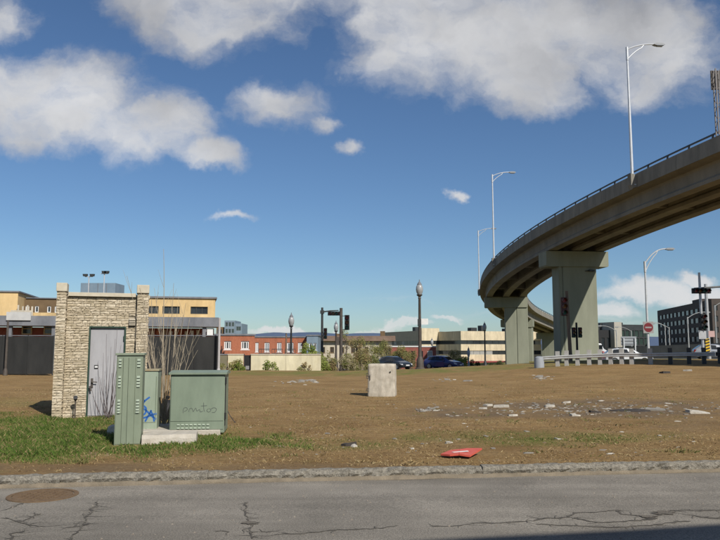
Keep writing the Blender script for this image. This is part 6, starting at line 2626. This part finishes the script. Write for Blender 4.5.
# ------------------------------------------------------------------ grass
def blades(name, n_try, dens, region, hmin, hmax, width, tints, seed, lean=0.5):
    rr = random.Random(seed)
    v, f, col = [], [], []
    x0, x1, y0, y1 = region
    for _ in range(n_try):
        Yv = y0 + (y1 - y0) * rr.random() ** 1.5
        X = (x0 + (x1 - x0) * rr.random()) * Yv / y1
        if Yv < kerb_y(X) + 0.2:
            continue
        k = dens(X, Yv)
        if rr.random() > k:
            continue
        z = gz(X, Yv) - 0.005
        h = rr.uniform(hmin, hmax) * (0.5 + 0.7 * k) * (0.65 + 0.8 * max(0.0, mnoise.noise(Vector((X * 2.2, Yv * 2.2, 11))) + 0.35))
        an = rr.uniform(0, math.pi)
        w = width * rr.uniform(0.7, 1.4)
        cx, cy = math.cos(an) * w, math.sin(an) * w
        lx, ly = rr.gauss(0, lean) * h, rr.gauss(0, lean) * h
        n = len(v)
        v += [(X - cx, Yv - cy, z), (X + cx, Yv + cy, z), (X + cx * 0.6 + lx * 0.4, Yv + cy * 0.6 + ly * 0.4, z + h * 0.6), (X + lx, Yv + ly, z + h)]
        f += [(n, n + 1, n + 2), (n, n + 2, n + 3)]
        t = tints[rr.randrange(len(tints))]
        q = rr.uniform(0.75, 1.25)
        col += [t[0] * q, t[1] * q, t[2] * q, 1.0] * 4
    me = bpy.data.meshes.new(name)
    me.from_pydata(v, [], f)
    a = me.color_attributes.new('tint', 'FLOAT_COLOR', 'POINT')
    a.data.foreach_set('color', col)
    me.materials.append(M_LEAF)
    return stuff(link(name, me))


GT = [(0.085, 0.145, 0.024), (0.12, 0.18, 0.035), (0.06, 0.105, 0.02), (0.17, 0.18, 0.055), (0.27, 0.215, 0.10), (0.07, 0.125, 0.02)]
DT = [(0.34, 0.245, 0.12), (0.28, 0.195, 0.085), (0.40, 0.31, 0.165), (0.21, 0.145, 0.065)]
blades('green_grass', 120000, lambda X, Y: cover(X, Y, GREEN, 0.9) ** 1.2, (-10.5, -1.2, 10.0, 19.0), 0.03, 0.085, 0.006, GT, 1)
blades('green_grass', 70000, lambda X, Y: 0.8 * cover(X, Y, GREEN, 0.9), (-1.5, 9.5, 10.0, 18.0), 0.02, 0.055, 0.006, GT, 2)
blades('dry_grass', 120000, lambda X, Y: 0.75 * max(0.0, 1 - 1.4 * cover(X, Y, SOIL, 0.8)) * (0.45 + 0.55 * mnoise.noise(Vector((X * 0.8, Y * 0.8, 7)))), (-15, 15, 9.6, 29.0), 0.015, 0.05, 0.007, DT, 3, 1.1)


def clods():
    rr = random.Random(31)
    b = MB()
    for _ in range(5200):
        Yv = 10.2 + 22 * rr.random() ** 1.4
        X = rr.uniform(-0.52, 0.52) * Yv
        if Yv < kerb_y(X) + 0.3 or mnoise.noise(Vector((X * 0.7, Yv * 0.7, 21))) + rr.uniform(-0.45, 0.25) < 0:
            continue
        sz = 0.006 + abs(rr.gauss(0, 0.011))
        z = gz(X, Yv) - 0.3 * sz
        n = len(b.v)
        for k in range(4):
            an = 1.57 * k + rr.uniform(-0.5, 0.5)
            q = sz * rr.uniform(0.8, 1.9)
            b.v.append((X + q * math.cos(an), Yv + q * math.sin(an), z))
        b.v.append((X + rr.uniform(-0.3, 0.3) * sz, Yv, z + sz * rr.uniform(0.8, 1.4)))
        b.f += [(n + k, n + (k + 1) % 4, n + 4) for k in range(4)]
    stuff(b.build('soil_clods', mat('soil clods', (0.13, 0.088, 0.05), (0.24, 0.175, 0.105), 14, 0.95)))


clods()
blades('weed_tufts', 60000, lambda X, Y: 0.9 if mnoise.noise(Vector((X * 1.7, Y * 1.7, 40))) > 0.42 else 0.0, (-14, 14, 10.2, 30.0), 0.02, 0.06, 0.007,
       [(0.15, 0.15, 0.05), (0.20, 0.18, 0.07), (0.11, 0.125, 0.035)], 9, 0.8)

# ------------------------------------------------------------------ the house across the road, behind the camera; only its shadow reaches the picture
def house_behind():
    t = thing('corner_house', 'brick corner house across the road whose roof shadow falls on the asphalt', 'building', (1.6, -3.22, -0.02), math.atan(0.2))
    W, H, D = 30, 9.0, 9
    hs = [(2 + 3.4 * i, 3.4 + 3.4 * i, z, z + 1.7) for i in range(8) for z in (1.0, 4.6)]
    b = MB()
    wall_holes(b, W, 0, H, hs, -0.3, 0)
    b.box(0, 0.3, -D, -0.3, 0, H)
    b.box(W - 0.3, W, -D, -0.3, 0, H)
    b.box(0.3, W - 0.3, -D, -D + 0.3, 0, H)
    b.build('wall', M_BRICK2, t)
    MB().box(0.3, W - 0.3, -D + 0.3, -0.3, H - 0.5, H - 0.2).build('roof', M_ROOF, t)
    for (a, c, z0, z1) in hs:
        w = MB().box(a, c, -0.2, -0.12, z0, z1).build('window', M_GLASS, t)
        MB().box(a - 0.08, c + 0.08, -0.1, 0.08, z0 - 0.1, z0 - 0.003).build('sill', M_PALEB, w)


house_behind()
